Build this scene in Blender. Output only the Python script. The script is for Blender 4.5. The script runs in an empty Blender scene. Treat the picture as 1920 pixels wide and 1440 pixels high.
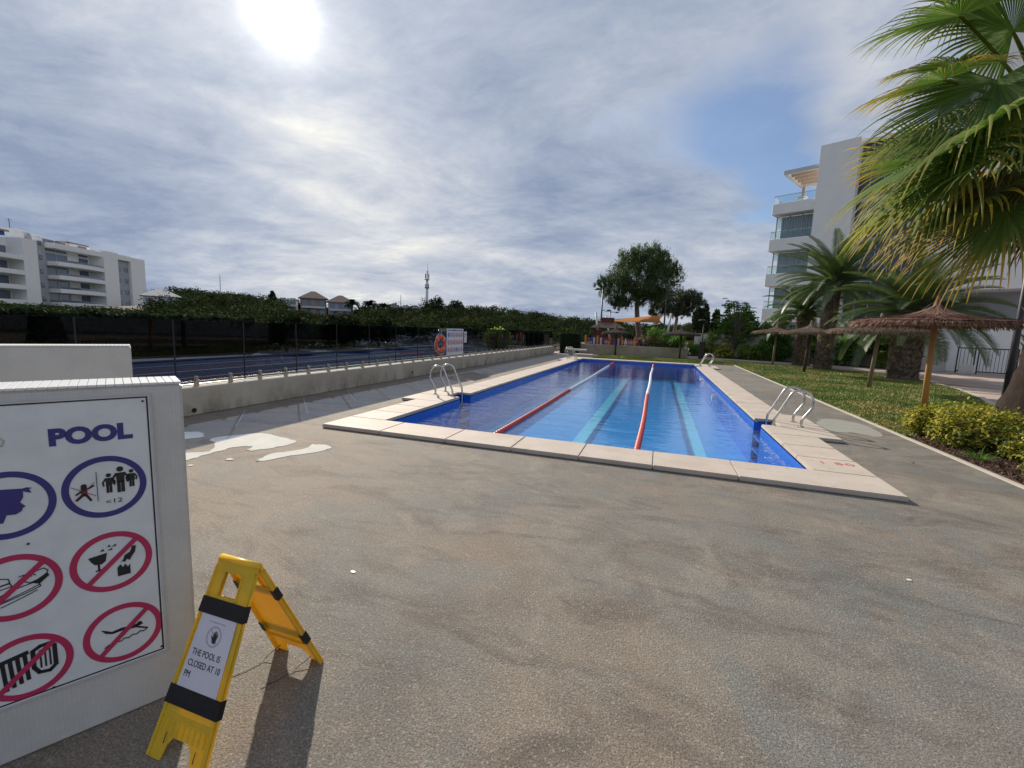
import bpy, bmesh, math, random
import numpy as np
from mathutils import Vector, Matrix, Quaternion
PI = math.pi
scene = bpy.context.scene
COL = scene.collection
random.seed(7)

# ------------------------------------------------------------------ camera
cam = bpy.data.cameras.new("camera"); camo = bpy.data.objects.new("camera", cam); COL.objects.link(camo)
cam.sensor_width = 36.0; cam.lens = 826.03 / 1920 * 36; cam.clip_start = 0.05; cam.clip_end = 5000
RX = Vector((0.94770257, 0.31705434, 0.03655662)); UX = Vector((-0.07398593, 0.10682711, 0.99152108)); FX = Vector((-0.31046082, 0.94237175, -0.12469789))
M3 = Matrix((RX, UX, -FX)).transposed()
camo.matrix_world = Matrix.Translation((0, 0, 1.6)) @ M3.to_4x4()
scene.camera = camo
scene.render.resolution_x = 1024; scene.render.resolution_y = 768

# ------------------------------------------------------------------ light
SUN = Vector((-0.617, 0.618, 0.488)).normalized()
sl = bpy.data.lights.new("sun", 'SUN'); sl.energy = 3.6; sl.angle = math.radians(0.9); sl.color = (1.0, 0.90, 0.76)
so = bpy.data.objects.new("sun", sl); COL.objects.link(so); so.rotation_euler = SUN.to_track_quat('Z', 'Y').to_euler(); so.location = (-30, 30, 30)
vs = scene.view_settings; vs.view_transform = 'Standard'; vs.look = 'None'; vs.gamma = 1; vs.exposure = 0.72; vs.use_curve_mapping = False
scene.display_settings.display_device = 'sRGB'
try:
    scene.cycles.transparent_max_bounces = 24; scene.cycles.max_bounces = 8; scene.cycles.caustics_reflective = False; scene.cycles.caustics_refractive = False
except Exception: pass

# ------------------------------------------------------------------ world sky
W = bpy.data.worlds.new("World"); scene.world = W; W.use_nodes = True
wn = W.node_tree; wn.nodes.clear()
class NB:
    def __init__(s, nt): s.nt = nt
    def n(s, t, **k):
        o = s.nt.nodes.new(t)
        for a, b in k.items(): setattr(o, a, b)
        return o
    def link(s, a, b): s.nt.links.new(a, b)
    def put(s, sock, v):
        if isinstance(v, bpy.types.NodeSocket): s.link(v, sock)
        else: sock.default_value = v
    def m(s, op, a, b=None, c=None, clamp=False):
        o = s.n('ShaderNodeMath', operation=op); o.use_clamp = clamp
        for i, v in enumerate((a, b, c)):
            if v is not None: s.put(o.inputs[i], v)
        return o.outputs[0]
    def vm(s, op, a, b=None, scale=None):
        o = s.n('ShaderNodeVectorMath', operation=op); s.put(o.inputs[0], a)
        if b is not None: s.put(o.inputs[1], b)
        if scale is not None: s.put(o.inputs['Scale'], scale)
        return o.outputs['Value'] if op in ('DOT_PRODUCT', 'LENGTH', 'DISTANCE') else o.outputs['Vector']
    def noise(s, vec, scale, detail=4, rough=.5, dist=0, col=False):
        o = s.n('ShaderNodeTexNoise'); s.link(vec, o.inputs['Vector']); o.inputs['Scale'].default_value = scale
        o.inputs['Detail'].default_value = detail; o.inputs['Roughness'].default_value = rough; o.inputs['Distortion'].default_value = dist
        return o.outputs['Color'] if col else o.outputs['Fac']
    def ramp(s, fac, stops, interp='LINEAR'):
        o = s.n('ShaderNodeValToRGB'); s.link(fac, o.inputs[0]); cr = o.color_ramp; cr.interpolation = interp
        while len(cr.elements) < len(stops): cr.elements.new(0.5)
        for e, (p, c) in zip(cr.elements, stops):
            e.position = p; e.color = (c, c, c, 1) if isinstance(c, (int, float)) else (*c, 1)
        return o.outputs[0]
    def mix(s, f, a, b, mode='MIX'):
        o = s.n('ShaderNodeMix', data_type='RGBA', blend_type=mode)
        def cv(v): return (*v, 1) if isinstance(v, tuple) and len(v) == 3 else v
        s.put(o.inputs['Factor'], f); s.put(o.inputs['A'] if False else o.inputs[6], cv(a)); s.put(o.inputs[7], cv(b))
        return o.outputs[2]
    def mapr(s, v, a, b, c, d):
        o = s.n('ShaderNodeMapRange'); s.put(o.inputs[0], v)
        for i, x in enumerate((a, b, c, d)): o.inputs[i + 1].default_value = x
        return o.outputs[0]
b = NB(wn)
tc = b.n('ShaderNodeTexCoord').outputs['Generated']
dirn = b.vm('NORMALIZE', tc)
sky = b.n('ShaderNodeTexSky', sky_type='NISHITA'); sky.sun_disc = False; sky.sun_elevation = math.radians(29.2); sky.sun_rotation = math.radians(-45); sky.air_density = 1.0; sky.dust_density = 1.0; sky.ozone_density = 2.0
sep = b.n('ShaderNodeSeparateXYZ'); b.link(dirn, sep.inputs[0])
zz = b.m('ADD', b.m('MAXIMUM', sep.outputs[2], 0.0), 0.20)
cmb = b.n('ShaderNodeCombineXYZ')
b.link(b.m('DIVIDE', sep.outputs[0], zz), cmb.inputs[0]); b.link(b.m('DIVIDE', sep.outputs[1], zz), cmb.inputs[1])
rot = b.n('ShaderNodeMapping'); b.link(cmb.outputs[0], rot.inputs[0]); rot.inputs['Rotation'].default_value = (0, 0, math.radians(-62)); rot.inputs['Scale'].default_value = (0.7, 1.0, 1)
uv = rot.outputs[0]
warp = b.vm('ADD', uv, b.vm('SCALE', b.noise(uv, 0.9, 3, .5, col=True), scale=.55))
big = b.noise(warp, 0.75, 5, .55)
fine = b.noise(warp, 2.3, 10, .68)
wisp = b.noise(b.vm('MULTIPLY', warp, (1.0, 2.6, 1.0)), 1.7, 7, .6)
# directions of broad bright / dark cloud areas, softened by a warp of the direction itself
dw = b.vm('NORMALIZE', b.vm('ADD', dirn, b.vm('SCALE', b.vm('SUBTRACT', b.noise(warp, 1.3, 4, .55, col=True), (0.5, 0.5, 0.5)), scale=0.34)))
def blob(d, k, amp):
    v = b.vm('DOT_PRODUCT', dw, Vector(d).normalized())
    return b.m('MULTIPLY', b.m('POWER', b.m('MAXIMUM', v, 0.0), k), amp)
def total(lst):
    o = None
    for d, k, a in lst:
        v = blob(d, k, a); o = v if o is None else b.m('ADD', o, v)
    return o
bright = total([((-.626, .762, .165), 60, .20), ((-.433, .878, .205), 90, .17), ((-.662, .692, .287), 150, .22), ((.233, .871, .432), 60, .10),
                ((-.717, .668, .198), 220, -.20), ((-.862, .461, .208), 40, -.10), ((-.79, .50, .355), 25, -.12), ((-.323, .894, .310), 60, -.10), ((-.35, .7, .6), 25, -.12)])
val = b.m('ADD', b.mapr(big, .3, .7, .29, .54), b.mapr(fine, .3, .7, -.16, .16))
val = b.m('ADD', val, b.mapr(wisp, .3, .7, -.08, .08))
val = b.m('ADD', val, bright)
low = b.m('POWER', b.m('SUBTRACT', 1.0, b.m('MAXIMUM', sep.outputs[2], 0.0)), 9.0)
val = b.m('ADD', val, b.m('MULTIPLY', low, .06))
val = b.m('MAXIMUM', val, 0.10)
cc = b.ramp(val, [(0.0, (.12, .15, .20)), (.2, (.155, .195, .285)), (.4, (.25, .288, .36)), (.6, (.385, .40, .435)), (.8, (.56, .56, .51)), (1.0, (.75, .74, .68))])
sd = b.m('MAXIMUM', b.vm('DOT_PRODUCT', dirn, SUN), 0.0)
glow = b.m('ADD', b.m('MULTIPLY', b.m('POWER', sd, 1500.0), 1.1), b.m('ADD', b.m('MULTIPLY', b.m('POWER', sd, 240.0), .20), b.m('MULTIPLY', b.m('POWER', sd, 14.0), .10)))
glow = b.m('MULTIPLY', glow, b.mapr(fine, .3, .7, .8, 1.15))
cloud = b.mix(1.0, cc, b.vm('MULTIPLY', b.n('ShaderNodeCombineXYZ').outputs[0], (1, 1, 1)), 'ADD')
gl = b.n('ShaderNodeCombineXYZ')
b.link(glow, gl.inputs[0]); b.link(b.m('MULTIPLY', glow, .97), gl.inputs[1]); b.link(b.m('MULTIPLY', glow, .88), gl.inputs[2])
cloud = b.vm('ADD', cc, gl.outputs[0])
hole = total([((.135, .898, .418), 130, 1.0), ((.17, .95, .267), 240, 1.1), ((-.115, .917, .382), 60, .45), ((-.60, .72, -.02), 60, .2), ((.6, .3, .7), 12, .5)])
hm = b.mapr(b.m('ADD', hole, b.mapr(fine, .3, .7, -.30, .30)), .38, .95, 0, .85)
skyc = b.vm('MULTIPLY', sky.outputs[0], (.60, .66, .74))
out = b.mix(hm, b.vm('SCALE', cloud, scale=10.0), skyc)
bg = b.n('ShaderNodeBackground'); b.link(out, bg.inputs[0]); bg.inputs[1].default_value = 0.098
wo = b.n('ShaderNodeOutputWorld'); b.link(bg.outputs[0], wo.inputs[0])

# ------------------------------------------------------------------ helpers: materials
MATS = {}
def newmat(name):
    m = bpy.data.materials.new(name); m.use_nodes = True; nt = m.node_tree
    bs = nt.nodes['Principled BSDF']; MATS[name] = m
    return m, NB(nt), bs
def setp(bs, color=None, rough=.6, metal=0, spec=.5):
    if color is not None and not isinstance(color, bpy.types.NodeSocket): bs.inputs['Base Color'].default_value = (*color, 1)
    bs.inputs['Roughness'].default_value = rough; bs.inputs['Metallic'].default_value = metal
    bs.inputs['Specular IOR Level'].default_value = spec
def coords(b_, kind='Object', scale=None):
    o = b_.n('ShaderNodeTexCoord').outputs[kind]
    if scale: o = b_.vm('MULTIPLY', o, scale)
    return o
def geo_pos(b_): return b_.n('ShaderNodeNewGeometry').outputs['Position']
def bump(b_, bs, h, strength=.3, dist=.01):
    o = b_.n('ShaderNodeBump'); o.inputs['Strength'].default_value = strength; o.inputs['Distance'].default_value = dist
    b_.link(h, o.inputs['Height']); b_.link(o.outputs[0], bs.inputs['Normal'])
def mottled(name, c1, c2, scale=6, rough=.7, bstr=.2, bscale=60, c3=None, scale3=1.2, metal=0, spec=.4, bdist=.004, world=False, stretch=None):
    m, n, bs = newmat(name); setp(bs, None, rough, metal, spec)
    p = geo_pos(n) if world else coords(n)
    if stretch: p = n.vm('MULTIPLY', p, stretch)
    f = n.noise(p, scale, 6, .62)
    c = n.mix(n.mapr(f, .34, .66, 0, 1), c1, c2)
    if c3: c = n.mix(n.mapr(n.noise(p, scale3, 4, .6, .4), .48, .72, 0, .85), c, c3)
    n.link(c, bs.inputs['Base Color'])
    if bstr: bump(n, bs, n.noise(p, bscale, 5, .6), bstr, bdist)
    return m
def plain(name, c, rough=.5, metal=0, spec=.5):
    return mottled(name, c, tuple(x * .88 for x in c), 9, rough, .05, 80, metal=metal, spec=spec)
def leafmat(name, cols, rough=.5, trans=.35, posvar=.25, attr=False, spec=.3):
    m, n, bs = newmat(name); setp(bs, None, rough, 0, spec)
    rnd = n.n('ShaderNodeNewGeometry').outputs['Random Per Island']
    k = len(cols)
    c = n.ramp(rnd, [(i / max(1, k - 1), cols[i]) for i in range(k)])
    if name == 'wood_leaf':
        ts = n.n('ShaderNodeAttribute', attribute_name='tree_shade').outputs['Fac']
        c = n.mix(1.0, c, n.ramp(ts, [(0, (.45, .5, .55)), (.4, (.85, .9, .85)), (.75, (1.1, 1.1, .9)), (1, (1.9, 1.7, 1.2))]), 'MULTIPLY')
    f = n.noise(geo_pos(n), .9, 3, .5)
    c = n.mix(n.mapr(f, .35, .65, 0, posvar * 1.6), c, tuple(x * .55 for x in cols[0]))
    if attr:
        at = n.n('ShaderNodeAttribute', attribute_name='tint')
        c = n.mix(at.outputs['Fac'], c, n.mix(n.mapr(rnd, 0, 1, 0, 1), (.56, .40, .045), (.48, .24, .035)))
    n.link(c, bs.inputs['Base Color'])
    if trans:
        t = n.n('ShaderNodeBsdfTranslucent'); n.link(n.vm('MULTIPLY', c, (1.25, 1.25, .6)), t.inputs[0])
        mx = n.n('ShaderNodeMixShader'); mx.inputs[0].default_value = trans
        n.link(bs.outputs[0], mx.inputs[1]); n.link(t.outputs[0], mx.inputs[2])
        n.link(mx.outputs[0], m.node_tree.nodes['Material Output'].inputs[0])
    return m

# deck : exposed fine aggregate concrete with brown and grey stains
def deckmat():
    m, n, bs = newmat('deck_concrete'); setp(bs, None, .8, 0, .35)
    p = geo_pos(n)
    base = n.mix(n.mapr(n.noise(p, .55, 5, .6, .8), .38, .62, 0, 1), (.205, .20, .18), (.305, .265, .215))
    base = n.mix(n.mapr(n.noise(n.vm('ADD', p, (9.3, 2.1, 0)), 1.4, 6, .65, 1.2), .46, .66, 0, .75), base, (.165, .132, .108))
    base = n.mix(n.mapr(n.noise(n.vm('ADD', p, (-4, 7, 0)), 2.3, 6, .7, .8), .50, .68, 0, .6), base, (.40, .35, .285))
    far = n.mapr(n.noise(n.vm('MULTIPLY', p, (.5, 1.6, 1)), 1.1, 5, .6, .5), .4, .7, 0, .5)
    base = n.mix(far, base, (.19, .195, .185))
    sx = n.n('ShaderNodeSeparateXYZ'); n.link(p, sx.inputs[0])
    big_ = n.m('ADD', n.noise(n.vm('ADD', p, (3.7, -1.2, 0)), .45, 4, .6, .6), n.m('MULTIPLY', sx.outputs[0], -.035))
    base = n.mix(n.mapr(big_, .44, .64, 0, .6), base, (.325, .248, .18))
    stk = n.noise(n.vm('MULTIPLY', n.vm('ADD', p, n.vm('SCALE', n.noise(p, .7, 3, .6, col=True), scale=.8)), (1.0, 3.2, 1)), .85, 7, .72, .8)
    base = n.mix(n.mapr(stk, .50, .66, 0, .72), base, (.125, .102, .086))
    base = n.mix(n.mapr(n.noise(n.vm('ADD', p, (5, 5, 0)), 1.0, 5, .65, 1.5), .50, .64, 0, .5), base, (.20, .215, .205))
    g1 = n.noise(p, 120, 3, .75); g2 = n.noise(p, 75, 3, .7)
    base = n.mix(n.mapr(g1, .35, .65, 0, .8), n.vm('SCALE', base, scale=.42), n.vm('SCALE', base, scale=1.42))
    v = n.n('ShaderNodeTexVoronoi'); n.link(p, v.inputs['Vector']); v.inputs['Scale'].default_value = 48
    spots = n.mapr(v.outputs['Distance'], .12, .3, .35, 0)
    base = n.mix(spots, base, (.5, .47, .42))
    g3 = n.noise(p, 38, 3, .7)
    base = n.mix(n.mapr(g3, .35, .65, 0, .5), n.vm('SCALE', base, scale=.82), n.vm('SCALE', base, scale=1.15))
    n.link(base, bs.inputs['Base Color'])
    bump(n, bs, n.m('ADD', g1, n.m('MULTIPLY', g2, 1.2)), .75, .006)
    return m
deckmat()
mottled('repair_cement', (.44, .44, .41), (.52, .51, .47), 5, .85, .3, 120, world=True)
mottled('repair_old', (.25, .25, .225), (.29, .285, .255), 5, .85, .3, 120, world=True)
def copingmat():
    m, n, bs = newmat('coping_stone'); setp(bs, None, .7, 0, .35)
    oi = n.n('ShaderNodeObjectInfo').outputs['Random']; p = geo_pos(n)
    c = n.mix(n.mapr(n.noise(p, 2.2, 6, .65), .38, .66, 0, 1), (.46, .385, .325), (.54, .475, .415))
    c = n.mix(n.mapr(oi, 0, 1, 0, .45), c, (.50, .46, .40))
    c = n.mix(n.mapr(n.noise(p, 5.5, 5, .7, .6), .60, .74, 0, .7), c, (.27, .16, .10))
    c = n.mix(n.mapr(n.noise(p, 120, 2, .6), .4, .65, 0, .35), c, (.38, .32, .27))
    n.link(c, bs.inputs['Base Color']); bump(n, bs, n.noise(p, 140, 3, .6), .3, .003)
copingmat()
def tilemat(name, c1, c2, grout, size=.025, rough=.25, gw=.08):
    m, n, bs = newmat(name); setp(bs, None, rough, 0, .5)
    p = coords(n)
    # box-ish mapping : x+y along, z up
    s = n.n('ShaderNodeSeparateXYZ'); n.link(p, s.inputs[0])
    nr = n.n('ShaderNodeSeparateXYZ'); n.link(n.n('ShaderNodeTexCoord').outputs['Normal'], nr.inputs[0])
    flat = n.m('GREATER_THAN', n.m('ABSOLUTE', nr.outputs[2]), .7)
    side = n.m('GREATER_THAN', n.m('ABSOLUTE', nr.outputs[0]), .7)
    cu = n.n('ShaderNodeCombineXYZ')
    ux = n.m('ADD', n.m('MULTIPLY', s.outputs[0], n.m('SUBTRACT', 1.0, side)), n.m('MULTIPLY', s.outputs[1], side))
    uy = n.m('ADD', n.m('MULTIPLY', s.outputs[2], n.m('SUBTRACT', 1.0, flat)), n.m('MULTIPLY', s.outputs[1], flat))
    n.link(ux, cu.inputs[0]); n.link(uy, cu.inputs[1])
    br = n.n('ShaderNodeTexBrick'); br.offset = 0; br.inputs['Scale'].default_value = 1; n.link(cu.outputs[0], br.inputs['Vector'])
    br.inputs['Brick Width'].default_value = size; br.inputs['Row Height'].default_value = size; br.inputs['Mortar Size'].default_value = size * gw
    br.inputs['Color1'].default_value = (*c1, 1); br.inputs['Color2'].default_value = (*c2, 1); br.inputs['Mortar'].default_value = (*grout, 1)
    c = n.mix(n.mapr(n.noise(p, 5, 5, .6), .45, .75, 0, .35), br.outputs[0], tuple(x * .62 for x in c2))
    n.link(c, bs.inputs['Base Color']); bump(n, bs, n.m('SUBTRACT', 1.0, br.outputs['Fac']), .25, .0015)
    return m
tilemat('pool_wall_tile', (.012, .11, .58), (.008, .085, .50), (.02, .13, .5), .05, .2)
tilemat('pool_floor_tile', (.03, .25, .66), (.026, .225, .61), (.05, .28, .64), .05, .3)
tilemat('lane_tile', (.12, .50, .74), (.11, .46, .71), (.13, .47, .68), .05, .3)
tilemat('white_mosaic', (.56, .555, .53), (.53, .525, .505), (.505, .50, .482), .0125, .5, .09)
mottled('white_cap_tile', (.74, .74, .72), (.66, .66, .64), 8, .3, .05)
def watermat():
    m, n, bs = newmat('pool_water'); nt = m.node_tree; nt.nodes.remove(bs)
    p = geo_pos(n)
    pw = n.vm('ADD', p, n.vm('SCALE', n.noise(p, .8, 2, .5, col=True), scale=.35))
    h1 = n.noise(n.vm('MULTIPLY', pw, (.9, 2.6, 1)), 1.5, 3, .5, .3)
    h2 = n.noise(n.vm('MULTIPLY', pw, (1.0, 2.2, 1)), 6.0, 3, .5)
    mask = n.mapr(n.noise(p, .38, 2, .5), .38, .62, .25, 1.0)
    h = n.m('ADD', n.m('MULTIPLY', h1, .55), n.m('MULTIPLY', n.m('MULTIPLY', h2, .22), mask))
    bp = n.n('ShaderNodeBump'); bp.inputs['Strength'].default_value = 1.0; bp.inputs['Distance'].default_value = .021; n.link(h, bp.inputs['Height'])
    fr = n.n('ShaderNodeFresnel'); n.link(n.mapr(n.n('ShaderNodeNewGeometry').outputs['Backfacing'], 0, 1, 1.33, 1 / 1.33), fr.inputs['IOR']); n.link(bp.outputs[0], fr.inputs['Normal'])
    gl = n.n('ShaderNodeBsdfGlossy'); gl.inputs['Roughness'].default_value = .02; n.link(bp.outputs[0], gl.inputs['Normal']); gl.inputs[0].default_value = (1, 1, 1, 1)
    tr = n.n('ShaderNodeBsdfTransparent'); tr.inputs[0].default_value = (.90, .99, 1.0, 1)
    mx = n.n('ShaderNodeMixShader'); n.link(fr.outputs[0], mx.inputs[0]); n.link(tr.outputs[0], mx.inputs[1]); n.link(gl.outputs[0], mx.inputs[2])
    n.link(mx.outputs[0], nt.nodes['Material Output'].inputs[0])
watermat()
def glassmat(name, tint, rough=.02, refl=1.0, ior=1.5):
    m, n, bs = newmat(name); nt = m.node_tree; nt.nodes.remove(bs)
    fr = n.n('ShaderNodeFresnel'); fr.inputs['IOR'].default_value = ior
    gl = n.n('ShaderNodeBsdfGlossy'); gl.inputs['Roughness'].default_value = rough; gl.inputs[0].default_value = (refl, refl, refl, 1)
    tr = n.n('ShaderNodeBsdfTransparent'); tr.inputs[0].default_value = (*tint, 1)
    fac = n.m('MULTIPLY', fr.outputs[0], n.m('SUBTRACT', 1.0, n.n('ShaderNodeNewGeometry').outputs['Backfacing']))
    mx = n.n('ShaderNodeMixShader'); n.link(fac, mx.inputs[0]); n.link(tr.outputs[0], mx.inputs[1]); n.link(gl.outputs[0], mx.inputs[2])
    n.link(mx.outputs[0], nt.nodes['Material Output'].inputs[0])
glassmat('fence_glass', (.37, .43, .55), .02, .9, 1.3)
glassmat('railing_glass', (.86, .91, .92))
plain('window_glass', (.12, .16, .22), .08, 0, .9)
plain('dark_screen', (.055, .07, .11), .3, 0, .5)
plain('curtain_fabric', (.56, .61, .66), .8)
def wallconc():
    m, n, bs = newmat('wall_concrete'); setp(bs, None, .85, 0, .3); p = geo_pos(n)
    c = n.mix(n.mapr(n.noise(p, 1.3, 6, .65), .38, .64, 0, 1), (.42, .385, .32), (.50, .47, .40))
    sx = n.n('ShaderNodeSeparateXYZ'); n.link(p, sx.inputs[0])
    st = n.m('MULTIPLY', n.mapr(n.noise(n.vm('MULTIPLY', p, (1, 1, .5)), 2.1, 6, .7), .42, .68, 0, 1), n.mapr(sx.outputs[2], .03, .42, .95, .12))
    c = n.mix(st, c, (.16, .13, .09))
    c = n.mix(n.mapr(n.noise(p, 26, 3, .6), .62, .75, 0, .5), c, (.2, .17, .12))
    n.link(c, bs.inputs['Base Color']); bump(n, bs, n.noise(p, 40, 4, .6), .3, .006)
wallconc()
mottled('white_render', (.87, .855, .82), (.82, .805, .775), 1.2, .85, .1, 60)
mottled('building_grey', (.40, .41, .43), (.34, .35, .37), 1.5, .85, .05)
mottled('garden_wall_render', (.62, .60, .55), (.55, .53, .48), 1.5, .85, .15, 50, c3=(.4, .37, .32), scale3=2)
mottled('beige_wall_render', (.42, .37, .28), (.36, .32, .25), 2, .85, .2, 50, c3=(.25, .21, .16), scale3=1.5)
mottled('stainless_steel', (.60, .59, .56), (.50, .49, .47), 14, .24, .08, 90, metal=1, world=True)
mottled('steel_spigot', (.52, .49, .42), (.38, .34, .28), 25, .35, .1, 90, metal=1, world=True)
mottled('black_metal', (.018, .019, .022), (.03, .03, .034), 20, .45, .05)
def yellowmat():
    m, n, bs = newmat('yellow_plastic'); setp(bs, None, .38, 0, .45); p = coords(n)
    c = n.mix(n.mapr(n.noise(p, 16, 5, .6), .35, .65, 0, 1), (.82, .62, .05), (.78, .55, .03))
    c = n.mix(n.mapr(n.noise(p, 6, 5, .65), .55, .72, 0, .6), c, (.66, .50, .14))
    n.link(c, bs.inputs['Base Color']); bump(n, bs, n.noise(p, 240, 3), .2, .001)
    t = n.n('ShaderNodeBsdfTranslucent'); t.inputs[0].default_value = (.95, .60, .04, 1)
    mx = n.n('ShaderNodeMixShader'); mx.inputs[0].default_value = .32; n.link(bs.outputs[0], mx.inputs[1]); n.link(t.outputs[0], mx.inputs[2]); n.link(mx.outputs[0], m.node_tree.nodes['Material Output'].inputs[0])
yellowmat()
mottled('black_tape', (.006, .005, .007), (.010, .009, .012), 30, .5, .2, 90)
mottled('paper', (.62, .60, .66), (.68, .66, .71), 9, .6, .1, 30)
plain('print_black', (.015, .015, .018), .45)
plain('print_navy', (.045, .035, .20), .45)
plain('print_red', (.46, .03, .10), .45)
plain('print_pink', (.52, .40, .45), .6)
plain('print_blue', (.03, .07, .35), .45)
plain('board_white', (.70, .73, .75), .35)
plain('board_edge', (.50, .50, .51), .5)
mottled('buoy_orange', (.72, .10, .035), (.60, .08, .03), 10, .5, .1)
plain('white_plastic', (.75, .75, .75), .4)
mottled('rope_red', (.52, .06, .055), (.42, .05, .045), 12, .45, .1, world=True)
mottled('rope_white', (.62, .66, .70), (.52, .57, .62), 12, .45, .1, world=True)
def thatch(name, c1, c2, c3):
    m, n, bs = newmat(name); setp(bs, None, .9, 0, .2)
    rnd = n.n('ShaderNodeNewGeometry').outputs['Random Per Island']
    c = n.ramp(rnd, [(0, c1), (.5, c2), (1, c3)])
    f = n.noise(geo_pos(n), 7, 5, .6)
    n.link(n.mix(n.mapr(f, .4, .7, 0, .5), c, tuple(x * .5 for x in c1)), bs.inputs['Base Color'])
thatch('thatch_red', (.11, .06, .047), (.25, .13, .10), (.44, .29, .225))
thatch('thatch_grey', (.13, .085, .06), (.24, .17, .13), (.36, .29, .22))
thatch('thatch_dark', (.05, .042, .036), (.08, .07, .06), (.13, .11, .10))
mottled('post_wood', (.50, .26, .09), (.40, .20, .07), 5, .75, .4, 40, c3=(.23, .17, .12), scale3=1.6, stretch=(6, 6, .8))
mottled('post_wood_grey', (.17, .13, .09), (.24, .18, .12), 5, .8, .4, 40, stretch=(6, 6, .8))
mottled('post_wood_dark', (.04, .032, .027), (.06, .048, .038), 5, .8, .3, 40)
mottled('palm_trunk', (.11, .088, .072), (.20, .165, .135), 7, .9, .7, 35, c3=(.06, .046, .036), scale3=3, bdist=.02, stretch=(1, 1, 3))
thatch('palm_boot', (.10, .07, .05), (.22, .165, .12), (.34, .27, .20))
mottled('washingtonia_bark', (.030, .023, .020), (.055, .042, .036), 9, .95, .9, 30, spec=.1, c3=(.032, .023, .02), scale3=2, bdist=.02, stretch=(2.2, 2.2, .8))  # bark colour darkened to stand in for the crown's shade on the trunk
mottled('pine_bark', (.10, .07, .055), (.17, .125, .10), 6, .9, .6, 20)
mottled('stem_bark', (.14, .11, .08), (.20, .16, .12), 8, .9, .3, 30)
leafmat('fan_leaf', [(.075, .15, .038), (.12, .21, .06), (.19, .27, .09)], .6, .45, .12, attr=True, spec=.2)
thatch('dead_frond', (.12, .075, .03), (.24, .15, .06), (.38, .27, .12))
leafmat('feather_leaf', [(.045, .085, .032), (.08, .13, .05), (.15, .19, .085)], .45, .25, .1, spec=.45)
leafmat('pine_needle', [(.025, .055, .018), (.05, .095, .03), (.09, .14, .045)], .6, .25, .2)
leafmat('pine_needle_dark', [(.02, .034, .018), (.032, .048, .024), (.05, .06, .03)], .6, .2, .2)
leafmat('wood_leaf', [(.026, .042, .018), (.042, .064, .026), (.066, .088, .038)], .9, .15, .6, spec=.05)
leafmat('hedge_leaf', [(.022, .040, .02), (.036, .06, .03), (.052, .078, .038)], .85, .1, .3, spec=.08)
leafmat('shrub_green', [(.06, .155, .028), (.10, .23, .042), (.17, .31, .065)], .5, .42, .2, spec=.2)
leafmat('shrub_light', [(.12, .22, .04), (.20, .30, .06), (.32, .38, .09)], .6, .42, .15, spec=.2)
leafmat('shrub_yellow', [(.05, .10, .018), (.15, .19, .03), (.42, .36, .05), (.52, .44, .08)], .6, .3, .1, spec=.2)
leafmat('red_shrub', [(.10, .05, .03), (.16, .09, .05), (.10, .12, .04)], .5, .2, .2)
leafmat('strap_leaf', [(.05, .09, .03), (.09, .13, .04), (.20, .20, .07)], .45, .3, .1)
leafmat('croton_yellow', [(.12, .20, .03), (.45, .40, .05), (.30, .30, .05)], .4, .3, .1)
def lawnmat():
    m, n, bs = newmat('lawn_soil'); setp(bs, None, .95, 0, .1); p = geo_pos(n)
    c = n.mix(n.mapr(n.noise(p, .6, 5, .6, .5), .42, .60, 0, 1), (.10, .19, .035), (.32, .28, .11))
    c = n.mix(n.mapr(n.noise(p, 18, 4, .7), .4, .65, 0, .6), c, (.05, .075, .02))
    n.link(c, bs.inputs['Base Color']); bump(n, bs, n.noise(p, 40, 3, .7), .8, .02)
    m, n, bs = newmat('grass_blade'); setp(bs, None, .6, 0, .25); p = geo_pos(n)
    rnd = n.n('ShaderNodeNewGeometry').outputs['Random Per Island']
    c = n.mix(n.mapr(n.noise(p, .6, 5, .6, .5), .42, .60, 0, 1), (.10, .21, .03), (.33, .31, .10))
    c = n.mix(n.mapr(rnd, .4, 1, 0, .6), c, (.34, .28, .12))
    n.link(c, bs.inputs['Base Color'])
lawnmat()
mottled('mulch_soil', (.06, .038, .028), (.095, .06, .045), 20, .95, .6, 60, world=True)
thatch('bark_chip', (.05, .032, .025), (.12, .065, .045), (.22, .14, .11))
def pavermat():
    m, n, bs = newmat('pink_paver'); setp(bs, None, .85, 0, .3); p = geo_pos(n)
    br = n.n('ShaderNodeTexBrick'); n.link(p, br.inputs['Vector']); br.inputs['Scale'].default_value = 1
    br.inputs['Brick Width'].default_value = .4; br.inputs['Row Height'].default_value = .2; br.inputs['Mortar Size'].default_value = .008
    br.inputs['Color1'].default_value = (.46, .36, .31, 1); br.inputs['Color2'].default_value = (.40, .32, .28, 1); br.inputs['Mortar'].default_value = (.25, .21, .18, 1)
    c = n.mix(n.mapr(n.noise(p, .9, 5, .6), .45, .7, 0, .5), br.outputs[0], (.32, .28, .25))
    n.link(c, bs.inputs['Base Color']); bump(n, bs, n.m('SUBTRACT', 1.0, br.outputs['Fac']), .4, .004)
pavermat()
mottled('kerb_stone', (.48, .44, .38), (.42, .39, .34), 6, .8, .2, 60, world=True)
mottled('asphalt', (.022, .026, .036), (.030, .034, .044), 3, .95, .3, 60, world=True, spec=.05)
plain('road_paint', (.22, .23, .25), .8)
mottled('old_kerb', (.15, .15, .14), (.11, .11, .105), 3, .9, .2, 40, world=True)
mottled('dry_soil', (.06, .052, .042), (.085, .072, .055), .35, .95, .5, 6, c3=(.04, .05, .022), scale3=.15, world=True)
mottled('house_wall', (.26, .17, .14), (.32, .22, .18), 2, .85, .1)
mottled('roof_tile', (.12, .08, .07), (.16, .105, .09), 5, .85, .4, 15)
mottled('red_wood', (.13, .038, .03), (.10, .03, .024), 5, .7, .1)
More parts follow.
